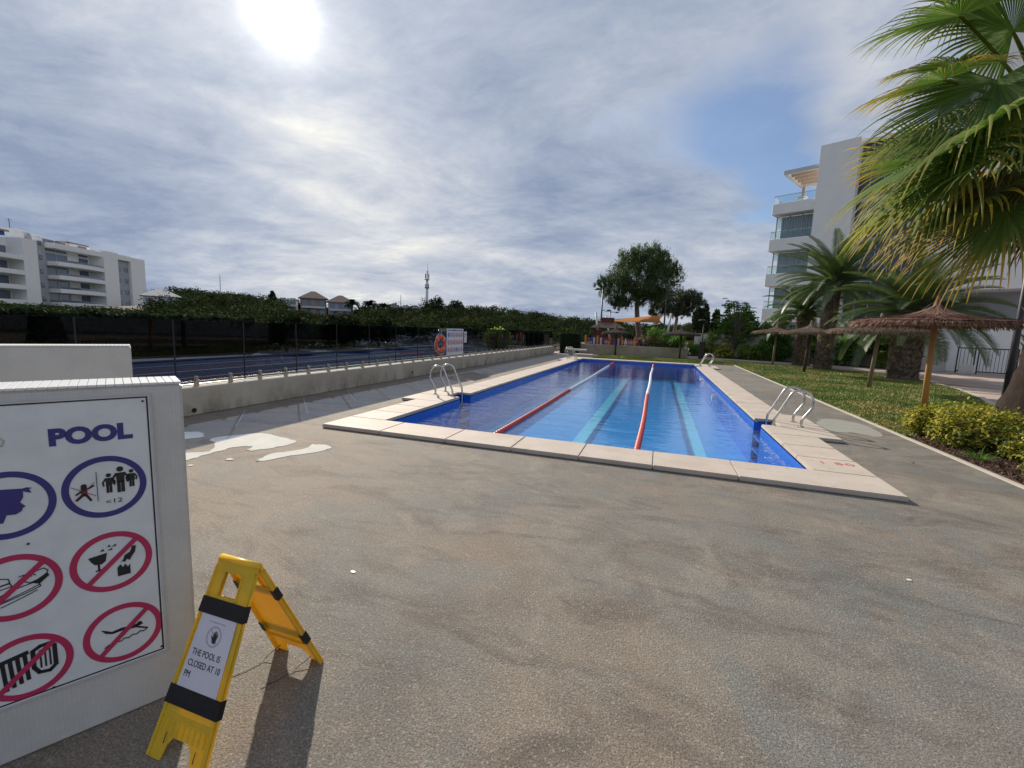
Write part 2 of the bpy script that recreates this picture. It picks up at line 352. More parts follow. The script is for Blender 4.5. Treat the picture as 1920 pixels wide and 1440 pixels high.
plain('play_red', (.42, .05, .03), .5); plain('play_blue', (.025, .09, .35), .5); plain('play_yellow', (.55, .30, .12), .5)
plain('sail_fabric', (.62, .31, .10), .8); plain('sail_pale', (.70, .70, .66), .8)
m_, n_, b_ = newmat('sail_cloth'); setp(b_, (.48, .24, .10), .8)
t_ = n_.n('ShaderNodeBsdfTranslucent'); t_.inputs[0].default_value = (.55, .25, .09, 1); x_ = n_.n('ShaderNodeMixShader'); x_.inputs[0].default_value = .5
n_.link(b_.outputs[0], x_.inputs[1]); n_.link(t_.outputs[0], x_.inputs[2]); n_.link(x_.outputs[0], m_.node_tree.nodes['Material Output'].inputs[0])
plain('pale_paint', (.60, .61, .60), .5)
plain('pergola_beige', (.46, .34, .26), .7)
plain('blue_awning', (.05, .14, .38), .7)
plain('coping_red_paint', (.55, .10, .06), .7)

# ------------------------------------------------------------------ helpers: geometry
class MB:
    def __init__(s): s.v = []; s.f = []
    def add(s, vs, fs):
        o = len(s.v); s.v += [tuple(v) for v in vs]; s.f += [tuple(i + o for i in f) for f in fs]
    def box(s, x0, x1, y0, y1, z0, z1):
        s.add([(x0, y0, z0), (x1, y0, z0), (x1, y1, z0), (x0, y1, z0), (x0, y0, z1), (x1, y0, z1), (x1, y1, z1), (x0, y1, z1)],
              [(3, 2, 1, 0), (4, 5, 6, 7), (0, 1, 5, 4), (1, 2, 6, 5), (2, 3, 7, 6), (3, 0, 4, 7)])
    def prism(s, pts, z0, z1):                       # polygon in xy, ccw
        n = len(pts)
        s.add([(p[0], p[1], z0) for p in pts] + [(p[0], p[1], z1) for p in pts],
              [tuple(range(n - 1, -1, -1)), tuple(range(n, 2 * n))] + [(i, (i + 1) % n, n + (i + 1) % n, n + i) for i in range(n)])
    def plate(s, pts, y0, y1):                       # polygon in xz, thickness along y
        n = len(pts)
        s.add([(p[0], y0, p[1]) for p in pts] + [(p[0], y1, p[1]) for p in pts],
              [tuple(range(n)), tuple(range(2 * n - 1, n - 1, -1))] + [(i, n + i, n + (i + 1) % n, (i + 1) % n) for i in range(n)])
    def ring(s, cx, cz, r0, r1, y0, y1, n=56):
        vs = []
        for y in (y0, y1):
            for r in (r0, r1):
                vs += [(cx + r * math.cos(2 * PI * i / n), y, cz + r * math.sin(2 * PI * i / n)) for i in range(n)]
        fs = []
        for i in range(n):
            j = (i + 1) % n
            fs += [(i, j, n + j, n + i), (2 * n + i, 3 * n + i, 3 * n + j, 2 * n + j), (n + i, n + j, 3 * n + j, 3 * n + i), (i, 2 * n + i, 2 * n + j, j)]
        s.add(vs, fs)
    def tube(s, pts, rad, n=10, cap=True):
        pts = [Vector(p) for p in pts]; k = len(pts)
        if isinstance(rad, (int, float)): rad = [rad] * k
        vs = []; prev = None
        for i, p in enumerate(pts):
            t = (pts[min(i + 1, k - 1)] - pts[max(i - 1, 0)]).normalized()
            if prev is None:
                a = Vector((0, 0, 1)) if abs(t.z) < .9 else Vector((1, 0, 0)); u = t.cross(a).normalized()
            else: u = (prev - t * prev.dot(t)).normalized()
            prev = u; w = t.cross(u)
            vs += [tuple(p + (u * math.cos(2 * PI * j / n) + w * math.sin(2 * PI * j / n)) * rad[i]) for j in range(n)]
        fs = [(i * n + j, i * n + (j + 1) % n, (i + 1) * n + (j + 1) % n, (i + 1) * n + j) for i in range(k - 1) for j in range(n)]
        if cap: fs += [tuple(range(n - 1, -1, -1)), tuple(range((k - 1) * n, k * n))]
        s.add(vs, fs)
    def cyl(s, x, y, z0, z1, r0, r1=None, n=16): s.tube([(x, y, z0), (x, y, z1)], [r0, r0 if r1 is None else r1], n)
    def lathe(s, prof, n=24, c=(0, 0)):
        vs = [(c[0] + r * math.cos(2 * PI * j / n), c[1] + r * math.sin(2 * PI * j / n), z) for r, z in prof for j in range(n)]
        fs = [(i * n + j, i * n + (j + 1) % n, (i + 1) * n + (j + 1) % n, (i + 1) * n + j) for i in range(len(prof) - 1) for j in range(n)]
        s.add(vs, fs)
    def mesh(s, name): 
        me = bpy.data.meshes.new(name); me.from_pydata(s.v, [], s.f); me.update(); return me
def link(name, me, mat, parent=None, smooth=False):
    o = bpy.data.objects.new(name, me); COL.objects.link(o)
    if mat and len(me.materials) == 0: me.materials.append(MATS[mat])
    if parent is not None: o.parent = parent
    if smooth: me.polygons.foreach_set('use_smooth', [True] * len(me.polygons))
    return o
def obj(name, mb, mat, parent=None, smooth=False): return link(name, mb.mesh(name), mat, parent, smooth)
def bevel(me, w=.01, seg=2):
    bm = bmesh.new(); bm.from_mesh(me); bmesh.ops.bevel(bm, geom=[e for e in bm.edges if e.calc_length() > w * 2.5], offset=w, segments=seg, affect='EDGES', clamp_overlap=True)
    bm.to_mesh(me); bm.free(); return me
def tag(o, label, cat, group=None):
    o['label'] = label; o['category'] = cat
    if group: o['group'] = group
    return o
def thing(name, label, cat, loc=(0, 0, 0), rz=0, group=None):
    o = bpy.data.objects.new(name, None); COL.objects.link(o); o.location = loc; o.rotation_euler = (0, 0, rz); o.empty_display_size = .2
    return tag(o, label, cat, group)
def struct(name, mb, mat, parent=None):
    o = obj(name, mb, mat, parent)
    if parent is None: o['kind'] = 'structure'
    return o
def stuff(o): o['kind'] = 'stuff'; return o
def npmesh(name, V, F, mat):
    V = np.asarray(V, np.float32); F = np.asarray(F, np.int32)
    me = bpy.data.meshes.new(name); k = F.shape[1]
    me.vertices.add(len(V)); me.vertices.foreach_set('co', V.ravel())
    me.loops.add(F.size); me.loops.foreach_set('vertex_index', F.ravel())
    me.polygons.add(len(F)); me.polygons.foreach_set('loop_start', np.arange(0, F.size, k, dtype=np.int32))
    me.update(calc_edges=True); me.validate(); me.materials.append(MATS[mat]); return me
RNG = np.random.default_rng(11)
def leafquads(C_, size, asp=.45, up=0.0, rng=RNG, dirs=None, jit=.4, nrm=None):
    """diamond leaves centred on C_; up biases the normals upwards"""
    n = len(C_); s = size * (1 + jit * rng.uniform(-1, 1, (n, 1)))
    d = rng.normal(size=(n, 3)) if dirs is None else dirs + rng.normal(size=(n, 3)) * .25
    d /= np.linalg.norm(d, axis=1, keepdims=True)
    q = rng.normal(size=(n, 3)); q[:, 2] += up * 2
    if nrm is not None: q = nrm + .35 * q
    w = np.cross(d, q); w /= np.linalg.norm(w, axis=1, keepdims=True) + 1e-9
    fold = np.cross(w, d) * s * .12
    V = np.stack([C_ - d * s * .5, C_ + w * s * asp * .5 + fold, C_ + d * s * .5, C_ - w * s * asp * .5 + fold], 1).reshape(-1, 3)
    F = np.arange(4 * n).reshape(n, 4); return V, F
def crown_points(blobs, n, rng=RNG, shell=.55, sub=.16, per=14):
    """leaf centres : clumps sit through the outer part of each lobe; blobs = [(x,y,z,rx,ry,rz)]"""
    B = np.array(blobs, float); vol = B[:, 3] * B[:, 4] * B[:, 5]; pr = vol ** .67; pr /= pr.sum()
    k = max(1, n // per); idx = rng.choice(len(B), k, p=pr)
    d = rng.normal(size=(k, 3)); d /= np.linalg.norm(d, axis=1, keepdims=True)
    r = rng.uniform(shell, 1.04, (k, 1)) ** .8
    c = B[idx, :3] + d * r * B[idx, 3:]
    cs = B[idx, 3:].mean(axis=1, keepdims=True) * sub
    P = np.repeat(c, per, 0) + rng.normal(size=(k * per, 3)) * np.repeat(cs, per, 0)
    return P
def join(parts):
    Vs = []; Fs = []; o = 0
    for V, F in parts: Vs.append(V); Fs.append(F + o); o += len(V)
    return np.concatenate(Vs), np.concatenate(Fs)
def textmesh(body, size, bold=0.0, extrude=.0006, align='CENTER', sx=1.0):
    cu = bpy.data.curves.new('t', 'FONT'); cu.body = body; cu.size = size; cu.offset = bold; cu.extrude = extrude; cu.align_x = align; cu.align_y = 'CENTER'; cu.resolution_u = 4
    o = bpy.data.objects.new('t', cu); COL.objects.link(o); dg = bpy.context.evaluated_depsgraph_get(); dg.update()
    me = bpy.data.meshes.new_from_object(o.evaluated_get(dg)); bpy.data.objects.remove(o); bpy.data.curves.remove(cu)
    me.transform(Matrix.Diagonal((sx, 1, 1, 1)))
    return me
def board_text(name, body, size, x, z, y, mat, parent, bold=0, sx=1.0, align='CENTER'):
    me = textmesh(body, size, bold, .0006, align, sx)
    me.transform(Matrix.Translation((x, y, z)) @ Matrix.Rotation(PI / 2, 4, 'X')); return link(name, me, mat, parent)

# ================================================================== SETTING
XL, XR, YN, YF = -4.107, 1.84, 5.995, 25.28     # pool opening
CO = .667; CT = .06
RO = .31                                          # ladder recess depth
# --- wide terrain outside the complex
tm = MB()
def sky_el(az):                                   # elevation slope of the wooded skyline, by compass bearing
    return float(np.interp(az, [-70, -58, -53, -48, -42, -36, -30, -25, -20, -15, -9, 0, 10, 20], [.025, .042, .050, .047, .034, .036, .040, .044, .042, .036, .026, .022, .036, .040]))
def top_h(x, y):                                  # height of the tree tops standing at x, y
    d = math.hypot(x, y); az = math.degrees(math.atan2(x, y)); g = max(0.0, min(1.0, (d - 42) / 72)) ** .8
    return 1.75 + d * (sky_el(az) * g) - .8 * (1 - g)
def ter_h(x, y):
    d = math.hypot(x, y); az = math.degrees(math.atan2(x, y))
    h = -1.35
    if -75 < az < 25 and d > 46: h = max(-1.35, top_h(x, y) - 3.4) if d < 126 else max(-1.35, top_h(x * 126 / d, y * 126 / d) - 3.4) - (d - 126) * .03
    if x > -31.5 and y < 63: h = min(h, -1.35)
    if x > -7.2 and y < 62: h = -1.6
    if -9 < az < 20 and d < 66: h = -1.6
    return h
ns, nr_ = 96, 46
vs_ = []; fs_ = []
rads = [1.0] + [8 + 3.2 * i for i in range(40)] + [180, 300, 700, 1800, 3500]
for i, rr in enumerate(rads):
    for j in range(ns):
        a = 2 * PI * j / ns; vs_.append((rr * math.sin(a), rr * math.cos(a), ter_h(rr * math.sin(a), rr * math.cos(a)) if rr < 400 else -3))
for i in range(len(rads) - 1):
    for j in range(ns): fs_.append((i * ns + j, i * ns + (j + 1) % ns, (i + 1) * ns + (j + 1) % ns, (i + 1) * ns + j))
tm.add(vs_, fs_); terrain = struct('terrain', tm, 'dry_soil')
terrain.data.polygons.foreach_set('use_smooth', [True] * len(terrain.data.polygons))
# --- pool complex platform (with a hole for the pool)
def holed(mb, x0, x1, y0, y1, hx0, hx1, hy0, hy1, z0, z1):
    mb.box(x0, hx0, y0, y1, z0, z1); mb.box(hx1, x1, y0, y1, z0, z1); mb.box(hx0, hx1, y0, hy0, z0, z1); mb.box(hx0, hx1, hy1, y1, z0, z1)
mb = MB(); holed(mb, -7.42, 60, -8, 62, XL - .45, XR + .45, YN - .1, YF + .1, -1.6, -.008)
struct('path', mb, 'pink_paver')
mb = MB()
def sheet(mb, x0, x1, y0, y1, z): mb.add([(x0, y0, z), (x1, y0, z), (x1, y1, z), (x0, y1, z)], [(0, 1, 2, 3)])
hx0, hx1, hy0, hy1 = XL - .45, XR + .45, YN - .1, YF + .1
for a in ((-7.3, hx0, -7, 29.2), (hx1, 4.05, -7, 27.3), (hx0, hx1, -7, hy0), (hx0, hx1, hy1, 27.3), (hx0, -3.9, 27.3, 29.2)): sheet(mb, *a, 0)
struct('pool_deck', mb, 'deck_concrete')
# white cement repairs and hairline strips on the deck
def patch(pts, z=.004, name='cement_patch', mat='repair_cement', seed=0):
    m = MB(); rnd = random.Random(seed); out_ = []
    n = len(pts)
    for i in range(n):                                  # Catmull-Rom through the outline, slightly ragged
        p0, p1, p2, p3 = (Vector(pts[(i + k) % n]) for k in (-1, 0, 1, 2))
        for t in (0, .2, .4, .6, .8):
            q = .5 * ((2 * p1) + (-p0 + p2) * t + (2 * p0 - 5 * p1 + 4 * p2 - p3) * t * t + (-p0 + 3 * p1 - 3 * p2 + p3) * t ** 3)
            out_.append((q.x + rnd.uniform(-.02, .02), q.y + rnd.uniform(-.02, .02)))
    m.add([(x, y, z) for x, y in out_], [tuple(range(len(out_)))])
    return struct(name, m, mat)
patch([(-5.25, 3.55), (-5.05, 3.75), (-5.28, 4.02), (-5.55, 4.2), (-5.28, 4.66), (-4.85, 4.62), (-4.50, 4.55), (-4.47, 4.3), (-4.62, 4.0), (-4.72, 3.98), (-4.78, 4.12), (-4.93, 4.02), (-4.95, 3.75), (-4.92, 3.42), (-5.0, 3.35)], seed=1)
patch([(-4.25, 3.72), (-4.33, 3.98), (-4.22, 4.15), (-4.14, 4.35), (-4.22, 4.5), (-4.06, 4.56), (-3.88, 4.47), (-3.95, 4.2), (-4.1, 3.95), (-4.2, 3.7)], seed=2)
patch([(-5.95, 3.95), (-6.2, 4.25), (-5.95, 4.35), (-5.72, 4.15)], seed=3)
patch([(2.95, 9.6), (3.2, 10.3), (3.55, 10.5), (3.85, 10.1), (3.8, 9.2), (3.6, 8.9), (3.35, 9.1), (3.05, 9.05)], seed=4, mat='repair_old')
patch([(-4.98, 9.9), (-4.85, 10.4), (-4.72, 10.0)], seed=6)
for a, c in (((-5.82, 4.74), (-6.85, 5.8)), ((-5.67, 6.0), (-6.95, 7.25)), ((-5.81, 7.45), (-6.95, 8.6)), ((-5.9, 10.2), (-6.95, 11.3))):
    d = Vector((c[0] - a[0], c[1] - a[1], 0)).normalized(); w = Vector((-d.y, d.x, 0)) * .014
    m = MB(); m.add([(a[0] - w.x, a[1] - w.y, .0045), (a[0] + w.x, a[1] + w.y, .0045), (c[0] + w.x, c[1] + w.y, .0045), (c[0] - w.x, c[1] - w.y, .0045)], [(0, 3, 2, 1)])
    struct('cement_joint', m, 'repair_old')
# --- pool basin
RECS = [(8.8, 9.4), (23.85, 24.45)]
def outline():
    L = [(XL, YN), (XR, YN)]
    for y0, y1 in RECS: L += [(XR, y0), (XR + RO, y0), (XR + RO, y1), (XR, y1)]
    L += [(XR, YF), (XL, YF)]
    for y0, y1 in reversed(RECS): L += [(XL, y1), (XL - RO, y1), (XL - RO, y0), (XL, y0)]
    return L
OL = outline(); n = len(OL); ZF = -.86; WZ = -.085
mb = MB(); mb.add([(x, y, ZF) for x, y in OL] + [(x, y, -.006) for x, y in OL], [(i, n + i, n + (i + 1) % n, (i + 1) % n) for i in range(n)])
basin = struct('pool_basin', mb, 'pool_wall_tile')
mb = MB(); mb.add([(x, y, ZF) for x, y in OL], [tuple(range(n))]); obj('pool_floor', mb, 'pool_floor_tile', basin)
for x in (-3.6, -1.55, 0.95): 
    mb = MB(); mb.add([(x - .14, YN + .02, ZF + .004), (x + .14, YN + .02, ZF + .004), (x + .14, YF - .4, ZF + .004), (x - .14, YF - .4, ZF + .004)], [(0, 1, 2, 3)]); obj('lane_line', mb, 'lane_tile', basin)
for x in (XL + .3,):
    pass
mb = MB(); mb.add([(x, y, WZ) for x, y in OL], [tuple(range(n))]); struct('pool_water', mb, 'pool_water')
# steps inside the recesses and underwater fitting
for sx, X in ((1, XR), (-1, XL)):
    for y0, y1 in RECS[:1]:
        for k in range(3):
            m = MB(); xa, xb = sorted((X + sx * .004, X + sx * (RO - .004))); m.box(xa, xb, y0 + .004, y1 - .004, -.30 - .24 * k, -.26 - .24 * k); obj('wall_step', m, 'pool_wall_tile', basin)
for y in (7.5, 16.0):
    m = MB(); m.tube([(XR - .004, y, -.45), (XR - .05, y, -.45)], [.11, .10], 24); obj('pool_light', m, 'white_plastic', basin)
# --- coping stones, each a slab
def stone(x0, x1, y0, y1, z0=.004, z1=CT):
    g = .0016; m = MB(); m.box(-(x1 - x0) / 2 + g, (x1 - x0) / 2 - g, -(y1 - y0) / 2 + g, (y1 - y0) / 2 - g, 0, z1 - z0)
    me = bevel(m.mesh('coping_stone'), .010, 2)
    o = link('coping_stone', me, 'coping_stone', basin); o.location = ((x0 + x1) / 2, (y0 + y1) / 2, z0 + random.uniform(0, .0012)); return o
xs = [XL - CO, -3.75, -2.70, -1.74, -.85, .03, .95, XR + CO]
for a, c in zip(xs, xs[1:]): stone(a, c, YN - CO, YN)
for a, c in zip(xs, xs[1:]): stone(a, c, YF, YF + CO)
def side(X, sgn):
    ys = [YN, 6.64, 7.32, 8.05]; 
    for a, c in zip(ys, ys[1:]): stone(*sorted((X, X + sgn * CO)), a, c)
    def lad(y0, y1, ya, yb):
        e = .34
        stone(*sorted((X, X + sgn * (CO + e))), y0, ya)
        stone(*sorted((X + sgn * RO, X + sgn * (CO + e))), ya, yb)
        stone(*sorted((X, X + sgn * (CO + e))), yb, y1)
    lad(8.05, 10.2, 8.8, 9.4)
    N = 19; ys = [10.2 + (23.1 - 10.2) * i / N for i in range(N + 1)]
    for a, c in zip(ys, ys[1:]): stone(*sorted((X, X + sgn * CO)), a, c)
    lad(23.1, 25.0, 23.85, 24.45); stone(*sorted((X, X + sgn * CO)), 25.0, YF)
side(XR, 1); side(XL, -1)
me = textmesh('1 50', .15, .0, .0008, 'CENTER', 1.6); me.transform(Matrix.Translation((2.22, 6.42, CT + .002)) @ Matrix.Rotation(math.radians(4), 4, 'Z')); link('depth_mark', me, 'coping_red_paint', basin)
# --- kerb, lawn, mulch
mb = MB(); mb.box(4.052, 4.115, -7, 29.6, -.004, .018); struct('kerb', mb, 'kerb_stone')
lawn = [(4.118, 9.2), (5.2, 9.9), (6.4, 11.0), (7.4, 12.6), (8.4, 14.9), (9.5, 17.5), (10.3, 20.2), (11.0, 24.0), (10.6, 27.3), (9.1, 28.6), (7.85, 29.6), (6.3, 31.4), (4.118, 32.8)]
mb = MB(); mb.add([(x, y, .012) for x, y in lawn], [tuple(range(len(lawn)))]); mb.add([(-3.88, 27.31, .012), (4.05, 27.31, .012), (4.05, 32.0, .012), (-3.88, 31.8, .012)], [(0, 1, 2, 3)]); struct('lawn_ground', mb, 'lawn_soil')
bed = [(4.118, -6), (14, -6), (12, 3), (10.2, 9.8), (8.4, 14.8), (7.4, 12.5), (6.4, 10.9), (5.2, 9.8), (4.118, 9.1)]
mb = MB(); mb.add([(x, y, .016) for x, y in bed], [tuple(range(len(bed)))]); struct('mulch_ground', mb, 'mulch_soil')
mb = MB()                                               # pale edging around the lawn
eg = [(6.4, 31.4), (7.9, 29.65), (9.15, 28.7), (10.7, 27.35), (11.08, 24.0), (10.38, 20.2), (9.58, 17.45), (8.48, 14.8), (7.5, 12.5)]
for a, c in zip(eg, eg[1:]):
    d = Vector((c[0] - a[0], c[1] - a[1], 0)).normalized(); w = Vector((-d.y, d.x, 0)) * .07
    mb.prism([(a[0] - w.x, a[1] - w.y), (c[0] - w.x, c[1] - w.y), (c[0] + w.x, c[1] + w.y), (a[0] + w.x, a[1] + w.y)][::1], -.004, .035)
struct('path_edging', mb, 'kerb_stone')
def inpoly(P, poly):
    x, y = P[:, 0], P[:, 1]; r_ = np.zeros(len(P), bool); j = len(poly) - 1
    for i in range(len(poly)):
        xi, yi = poly[i]; xj, yj = poly[j]
        c = ((yi > y) != (yj > y)) & (x < (xj - xi) * (y - yi) / (yj - yi + 1e-12) + xi); r_ ^= c; j = i
    return r_
def blades(poly, n, hgt, name, x0, x1, y0, y1, label):
    rg = np.random.default_rng(3); P = np.stack([rg.uniform(x0, x1, n), y0 + (y1 - y0) * rg.uniform(0, 1, n) ** 1.35, np.full(n, .012)], 1); P = P[inpoly(P, poly)]
    k = len(P); a = rg.uniform(0, 2 * PI, k); w = .006 + .0006 * P[:, 1]; h = hgt * rg.uniform(.5, 1.3, k)
    d = np.stack([np.cos(a) * w, np.sin(a) * w, np.zeros(k)], 1); l = np.stack([rg.normal(0, .35, k) * h, rg.normal(0, .35, k) * h, h], 1)
    V = np.stack([P - d, P + d, P + l], 1).reshape(-1, 3); F = np.arange(3 * k).reshape(k, 3)
    o = link(name, npmesh(name, V, F, 'grass_blade'), None); stuff(o); tag(o, label, 'grass')
    return o
blades(lawn, 150000, .042, 'lawn_grass', 4.1, 11.1, 9.2, 33, 'patchy green and straw coloured lawn grass under the thatched parasols')
blades([(-3.88, 27.31), (4.05, 27.31), (4.05, 32), (-3.88, 31.8)], 16000, .05, 'grass_strip', -3.9, 4.06, 27.3, 32, 'narrow strip of grass behind the far end of the pool')
rg = np.random.default_rng(5); n = 16000
P = np.stack([4.14 + rg.exponential(1.1, n), rg.uniform(3, 10.5, n), rg.uniform(.017, .04, n)], 1); P = P[inpoly(P, bed)]
V, F = leafquads(P, .038, .5, 2.5, rg); V[:, 2] = np.maximum(V[:, 2], .017)
tag(stuff(link('bark_mulch', npmesh('bark_mulch', V, F, 'bark_chip'), None)), 'dark brown bark chips spread over the planting bed beside the kerb', 'mulch')

# --- road beyond the boundary
mb = MB(); mb.box(-29.4, -19.0, -20, 62, -1.5, -1.30); struct('road', mb, 'asphalt')
mb = MB()
for x0, x1 in ((-29.62, -29.42), (-18.98, -18.8)): mb.box(x0, x1, -20, 62, -1.5, -1.16)
struct('road_kerb', mb, 'old_kerb')
mb = MB(); sheet(mb, -24.0, -23.85, -20, 62, -1.296); sheet(mb, -21.2, -21.08, -20, 62, -1.296); sheet(mb, -27.2, -27.08, -20, 62, -1.296); struct('road_marking', mb, 'road_paint')
mb = MB(); mb.box(-31.4, -29.62, -20, 62, -1.5, -1.18); struct('pavement', mb, 'old_kerb')

# ================================================================== BOUNDARY WALL AND GLASS FENCE
wl = MB(); wl.box(-7.42, -7.12, -8, 31.0, .002, .46)
me = bevel(wl.mesh('boundary_wall'), .012, 1)
bw = link('boundary_wall', me, 'wall_concrete'); tag(bw, 'low stained concrete wall carrying the glass fence along the left deck', 'wall')
for y in (5.08,):
    m = MB(); m.ring(0, 0, .028, .036, -.012, .0); m.ring(0, 0, 0.0005, .029, -.001, .002)
    o = obj('drain_pipe', m, 'black_metal', bw); o.rotation_euler = (0, 0, PI / 2); o.location = (-7.112, y, .09)
for y in (11.8, 19.5, 26.0):
    m = MB(); m.ring(0, 0, .012, .03, -.01, .0); m.ring(0, 0, .0005, .013, -.002, .002); o = obj('drain_pipe', m, 'black_metal', bw); o.rotation_euler = (0, 0, PI / 2); o.location = (-7.112, y, .16)
fence = thing('glass_fence', 'frameless tinted glass fence standing on steel spigots along the low wall', 'fence', (-7.28, 0, .46))
m = MB(); m.box(-.006, .006, -.612, .612, .09, 1.08); pane = bevel(m.mesh('glass_panel'), .002, 1)
m = MB(); m.box(-.035, .035, -.028, .028, .0, .014); m.box(-.028, -.009, -.022, .022, .012, .165); m.box(.009, .028, -.022, .022, .012, .165); m.box(-.03, .03, -.024, .024, .012, .085); spig = bevel(m.mesh('spigot'), .003, 1)
m = MB(); m.box(-.007, .007, -.009, .009, .03, 1.078); seam = m.mesh('glass_seal')
for k in range(-8, 21):
    yc = 4.94 + 1.24 * k + .62
    if yc + .62 > 31: break
    o = link('glass_panel', pane, 'fence_glass', fence); o.location = (0, yc, 0)
    o = link('glass_seal', seam, 'black_metal', fence); o.location = (0, yc - .62, 0)
    for s in (-.31, .31):
        o = link('spigot', spig, 'steel_spigot', fence); o.location = (0.02, yc + s, 0)
m = MB(); m.tube([(.0, -5, .03), (.0, 31, .03)], .012, 8); obj('steel_rail', m, 'stainless_steel', fence)

# lifebuoy
lb = thing('lifebuoy', 'orange ring lifebuoy hanging on the glass fence beside the rules board', 'lifebuoy', (-7.16, 13.62, .98), math.radians(-8))
m = MB(); N = 40; M_ = 14
vs_ = []; fs_ = []
for i in range(N):
    a = 2 * PI * i / N
    for j in range(M_):
        q = 2 * PI * j / M_; r = .275 + .088 * math.cos(q); vs_.append((.055 * math.sin(q) + .04, r * math.cos(a), r * math.sin(a)))
for i in range(N):
    for j in range(M_): fs_.append((i * M_ + j, ((i + 1) % N) * M_ + j, ((i + 1) % N) * M_ + (j + 1) % M_, i * M_ + (j + 1) % M_))
lb.scale = (.88, .88, .88); m.add(vs_, fs_); obj('ring', m, 'buoy_orange', lb, True)
for k in range(4):
    a = PI / 4 + k * PI / 2; m = MB(); pts = [(.04 + .062 * math.sin(q), (.275 + .095 * math.cos(q)) * math.cos(a), (.275 + .095 * math.cos(q)) * math.sin(a)) for q in [2 * PI * i / 16 for i in range(17)]]
    m.tube(pts, .012, 6); obj('band', m, 'white_plastic', lb)
m = MB(); pts = [(.05, .39 * math.cos(a) * (1 + .05 * math.sin(4 * a)), .39 * math.sin(a) * (1 + .05 * math.sin(4 * a))) for a in [2 * PI * i / 48 for i in range(49)]]; m.tube(pts, .008, 6); obj('grab_line', m, 'rope_white', lb)
m = MB(); m.tube([(.02, -.1, .55), (.05, -.04, .42), (.06, 0, .36), (.05, .05, .42), (.02, .1, .52)], .007, 6); m.box(-.03, .03, -.02, .02, .5, .58); obj('hook', m, 'stainless_steel', lb)

# pool rules board on the fence : pictogram rows
rb = thing('rules_board', 'white board with rows of small round pool rule pictograms on the fence', 'sign', (-7.10, 14.04, .56), PI / 2)
m = MB(); m.box(0, 1.36, -.008, .008, 0, .96); link('panel', bevel(m.mesh('panel'), .003, 1), 'board_white', rb)
for r_i in range(3):
    for c_i in range(6):
        x = .14 + c_i * .215; z = .74 - r_i * .27
        blue = (r_i == 0 and c_i in (0, 2)) or (r_i == 2 and c_i in (2, 3, 4)); mat = 'print_blue' if blue else 'print_red'
        fill = blue and (r_i, c_i) in ((0, 0), (2, 3))
        m = MB(); m.ring(x, z, .001 if fill else .062, .085, -.0105, -.0085, 28); o = obj('pictogram', m, mat, rb)
        if not blue:
            m = MB(); m.plate([(x - .055, z + .045), (x + .045, z - .055), (x + .055, z - .045), (x - .045, z + .055)][::-1], -.0125, -.0108); obj('slash', m, mat, o)
        m = MB(); w = .016
        if fill: m.plate([(x - w, z - .05), (x + w, z - .05), (x + w, z + .02), (x - w, z + .02)], -.0125, -.0108); m.ring(x, z + .045, .001, .018, -.0125, -.0108, 12)
        else: m.ring(x - .01, z + .015, .001, .014, -.0107, -.0095, 12); m.plate([(x - .03, z - .04), (x + .005, z - .04), (x + .012, z - .005), (x - .022, z + .0)], -.0107, -.0095)
        obj('figure', m, 'board_white' if fill else 'print_black', o)
for i, (x, w) in enumerate([(.07, .14), (.23, .12), (.40, .30), (.74, .26), (1.03, .24)]):
    m = MB(); m.box(x, x + w, -.0105, -.0085, .885 - .01 * (i in (2,)), .915 + .008 * (i in (2,))); obj('heading_bar', m, 'print_blue' if i == 2 else 'print_black', rb)
nb = thing('notice_plate', 'small blank white plate on the fence right of the rules board', 'sign', (-7.10, 15.5, 1.0), PI / 2)
m = MB(); m.box(0, .22, -.006, .006, 0, .42); link('panel', bevel(m.mesh('panel'), .003, 1), 'board_white', nb)
m = MB(); m.box(.03, .19, -.0085, -.0065, .30, .33); m.box(.03, .15, -.0085, -.0065, .24, .255); obj('line', m, 'print_black', nb)

# ================================================================== LADDERS
def make_ladder(label, x, y, sgn, group='pool ladders'):
    L = thing('pool_ladder', label, 'ladder', (x, y, 0), 0, group)
    for dy in (-.25, .25):
        # from deck foot, up, over and down into the water (x towards pool = -sgn)
        f = .43; pts = [(sgn * f, dy, CT), (sgn * f, dy, CT + .10), (sgn * (f + .02), dy, CT + .16)]
        pts += [(sgn * (f + .14), dy, CT + .36)]
        cx, cz, R_ = f - .05, CT + .46, .19
        for a in range(-20, 160, 20):
            pts.append((sgn * (cx + R_ * math.cos(math.radians(a))), dy, cz + R_ * math.sin(math.radians(a))))
        pts += [(sgn * .10, dy, CT + .30), (sgn * .02, dy, CT + .14), (sgn * .0, dy, CT + .04), (0, dy, -.2), (0, dy, -.80)]
        m = MB(); 
        P_ = [Vector(p) for p in pts]; sm = []
        for i in range(len(P_) - 1):
            p0, p1, p2, p3 = P_[max(i - 1, 0)], P_[i], P_[i + 1], P_[min(i + 2, len(P_) - 1)]
            for t in (0, .33, .66): sm.append(.5 * ((2 * p1) + (-p0 + p2) * t + (2 * p0 - 5 * p1 + 4 * p2 - p3) * t * t + (-p0 + 3 * p1 - 3 * p2 + p3) * t ** 3))
        sm.append(P_[-1]); m.tube(sm, .0215, 12); obj('handrail', m, 'stainless_steel', L, True)
        m = MB(); m.cyl(sgn * f, dy, CT + .001, CT + .012, .048, .044, 20); obj('foot_flange', m, 'stainless_steel', L)
    for k in range(3):
        m = MB(); m.box(-.04, .04, -.25, .25, -.22 - .26 * k, -.19 - .26 * k); link('tread', bevel(m.mesh('tread'), .006, 1), 'stainless_steel', L)
    return L
make_ladder('stainless ladder at the near left side of the pool', XL - .20, 9.1, -1)
make_ladder('stainless ladder at the near right side of the pool beside the lawn', XR + .20, 9.1, 1)
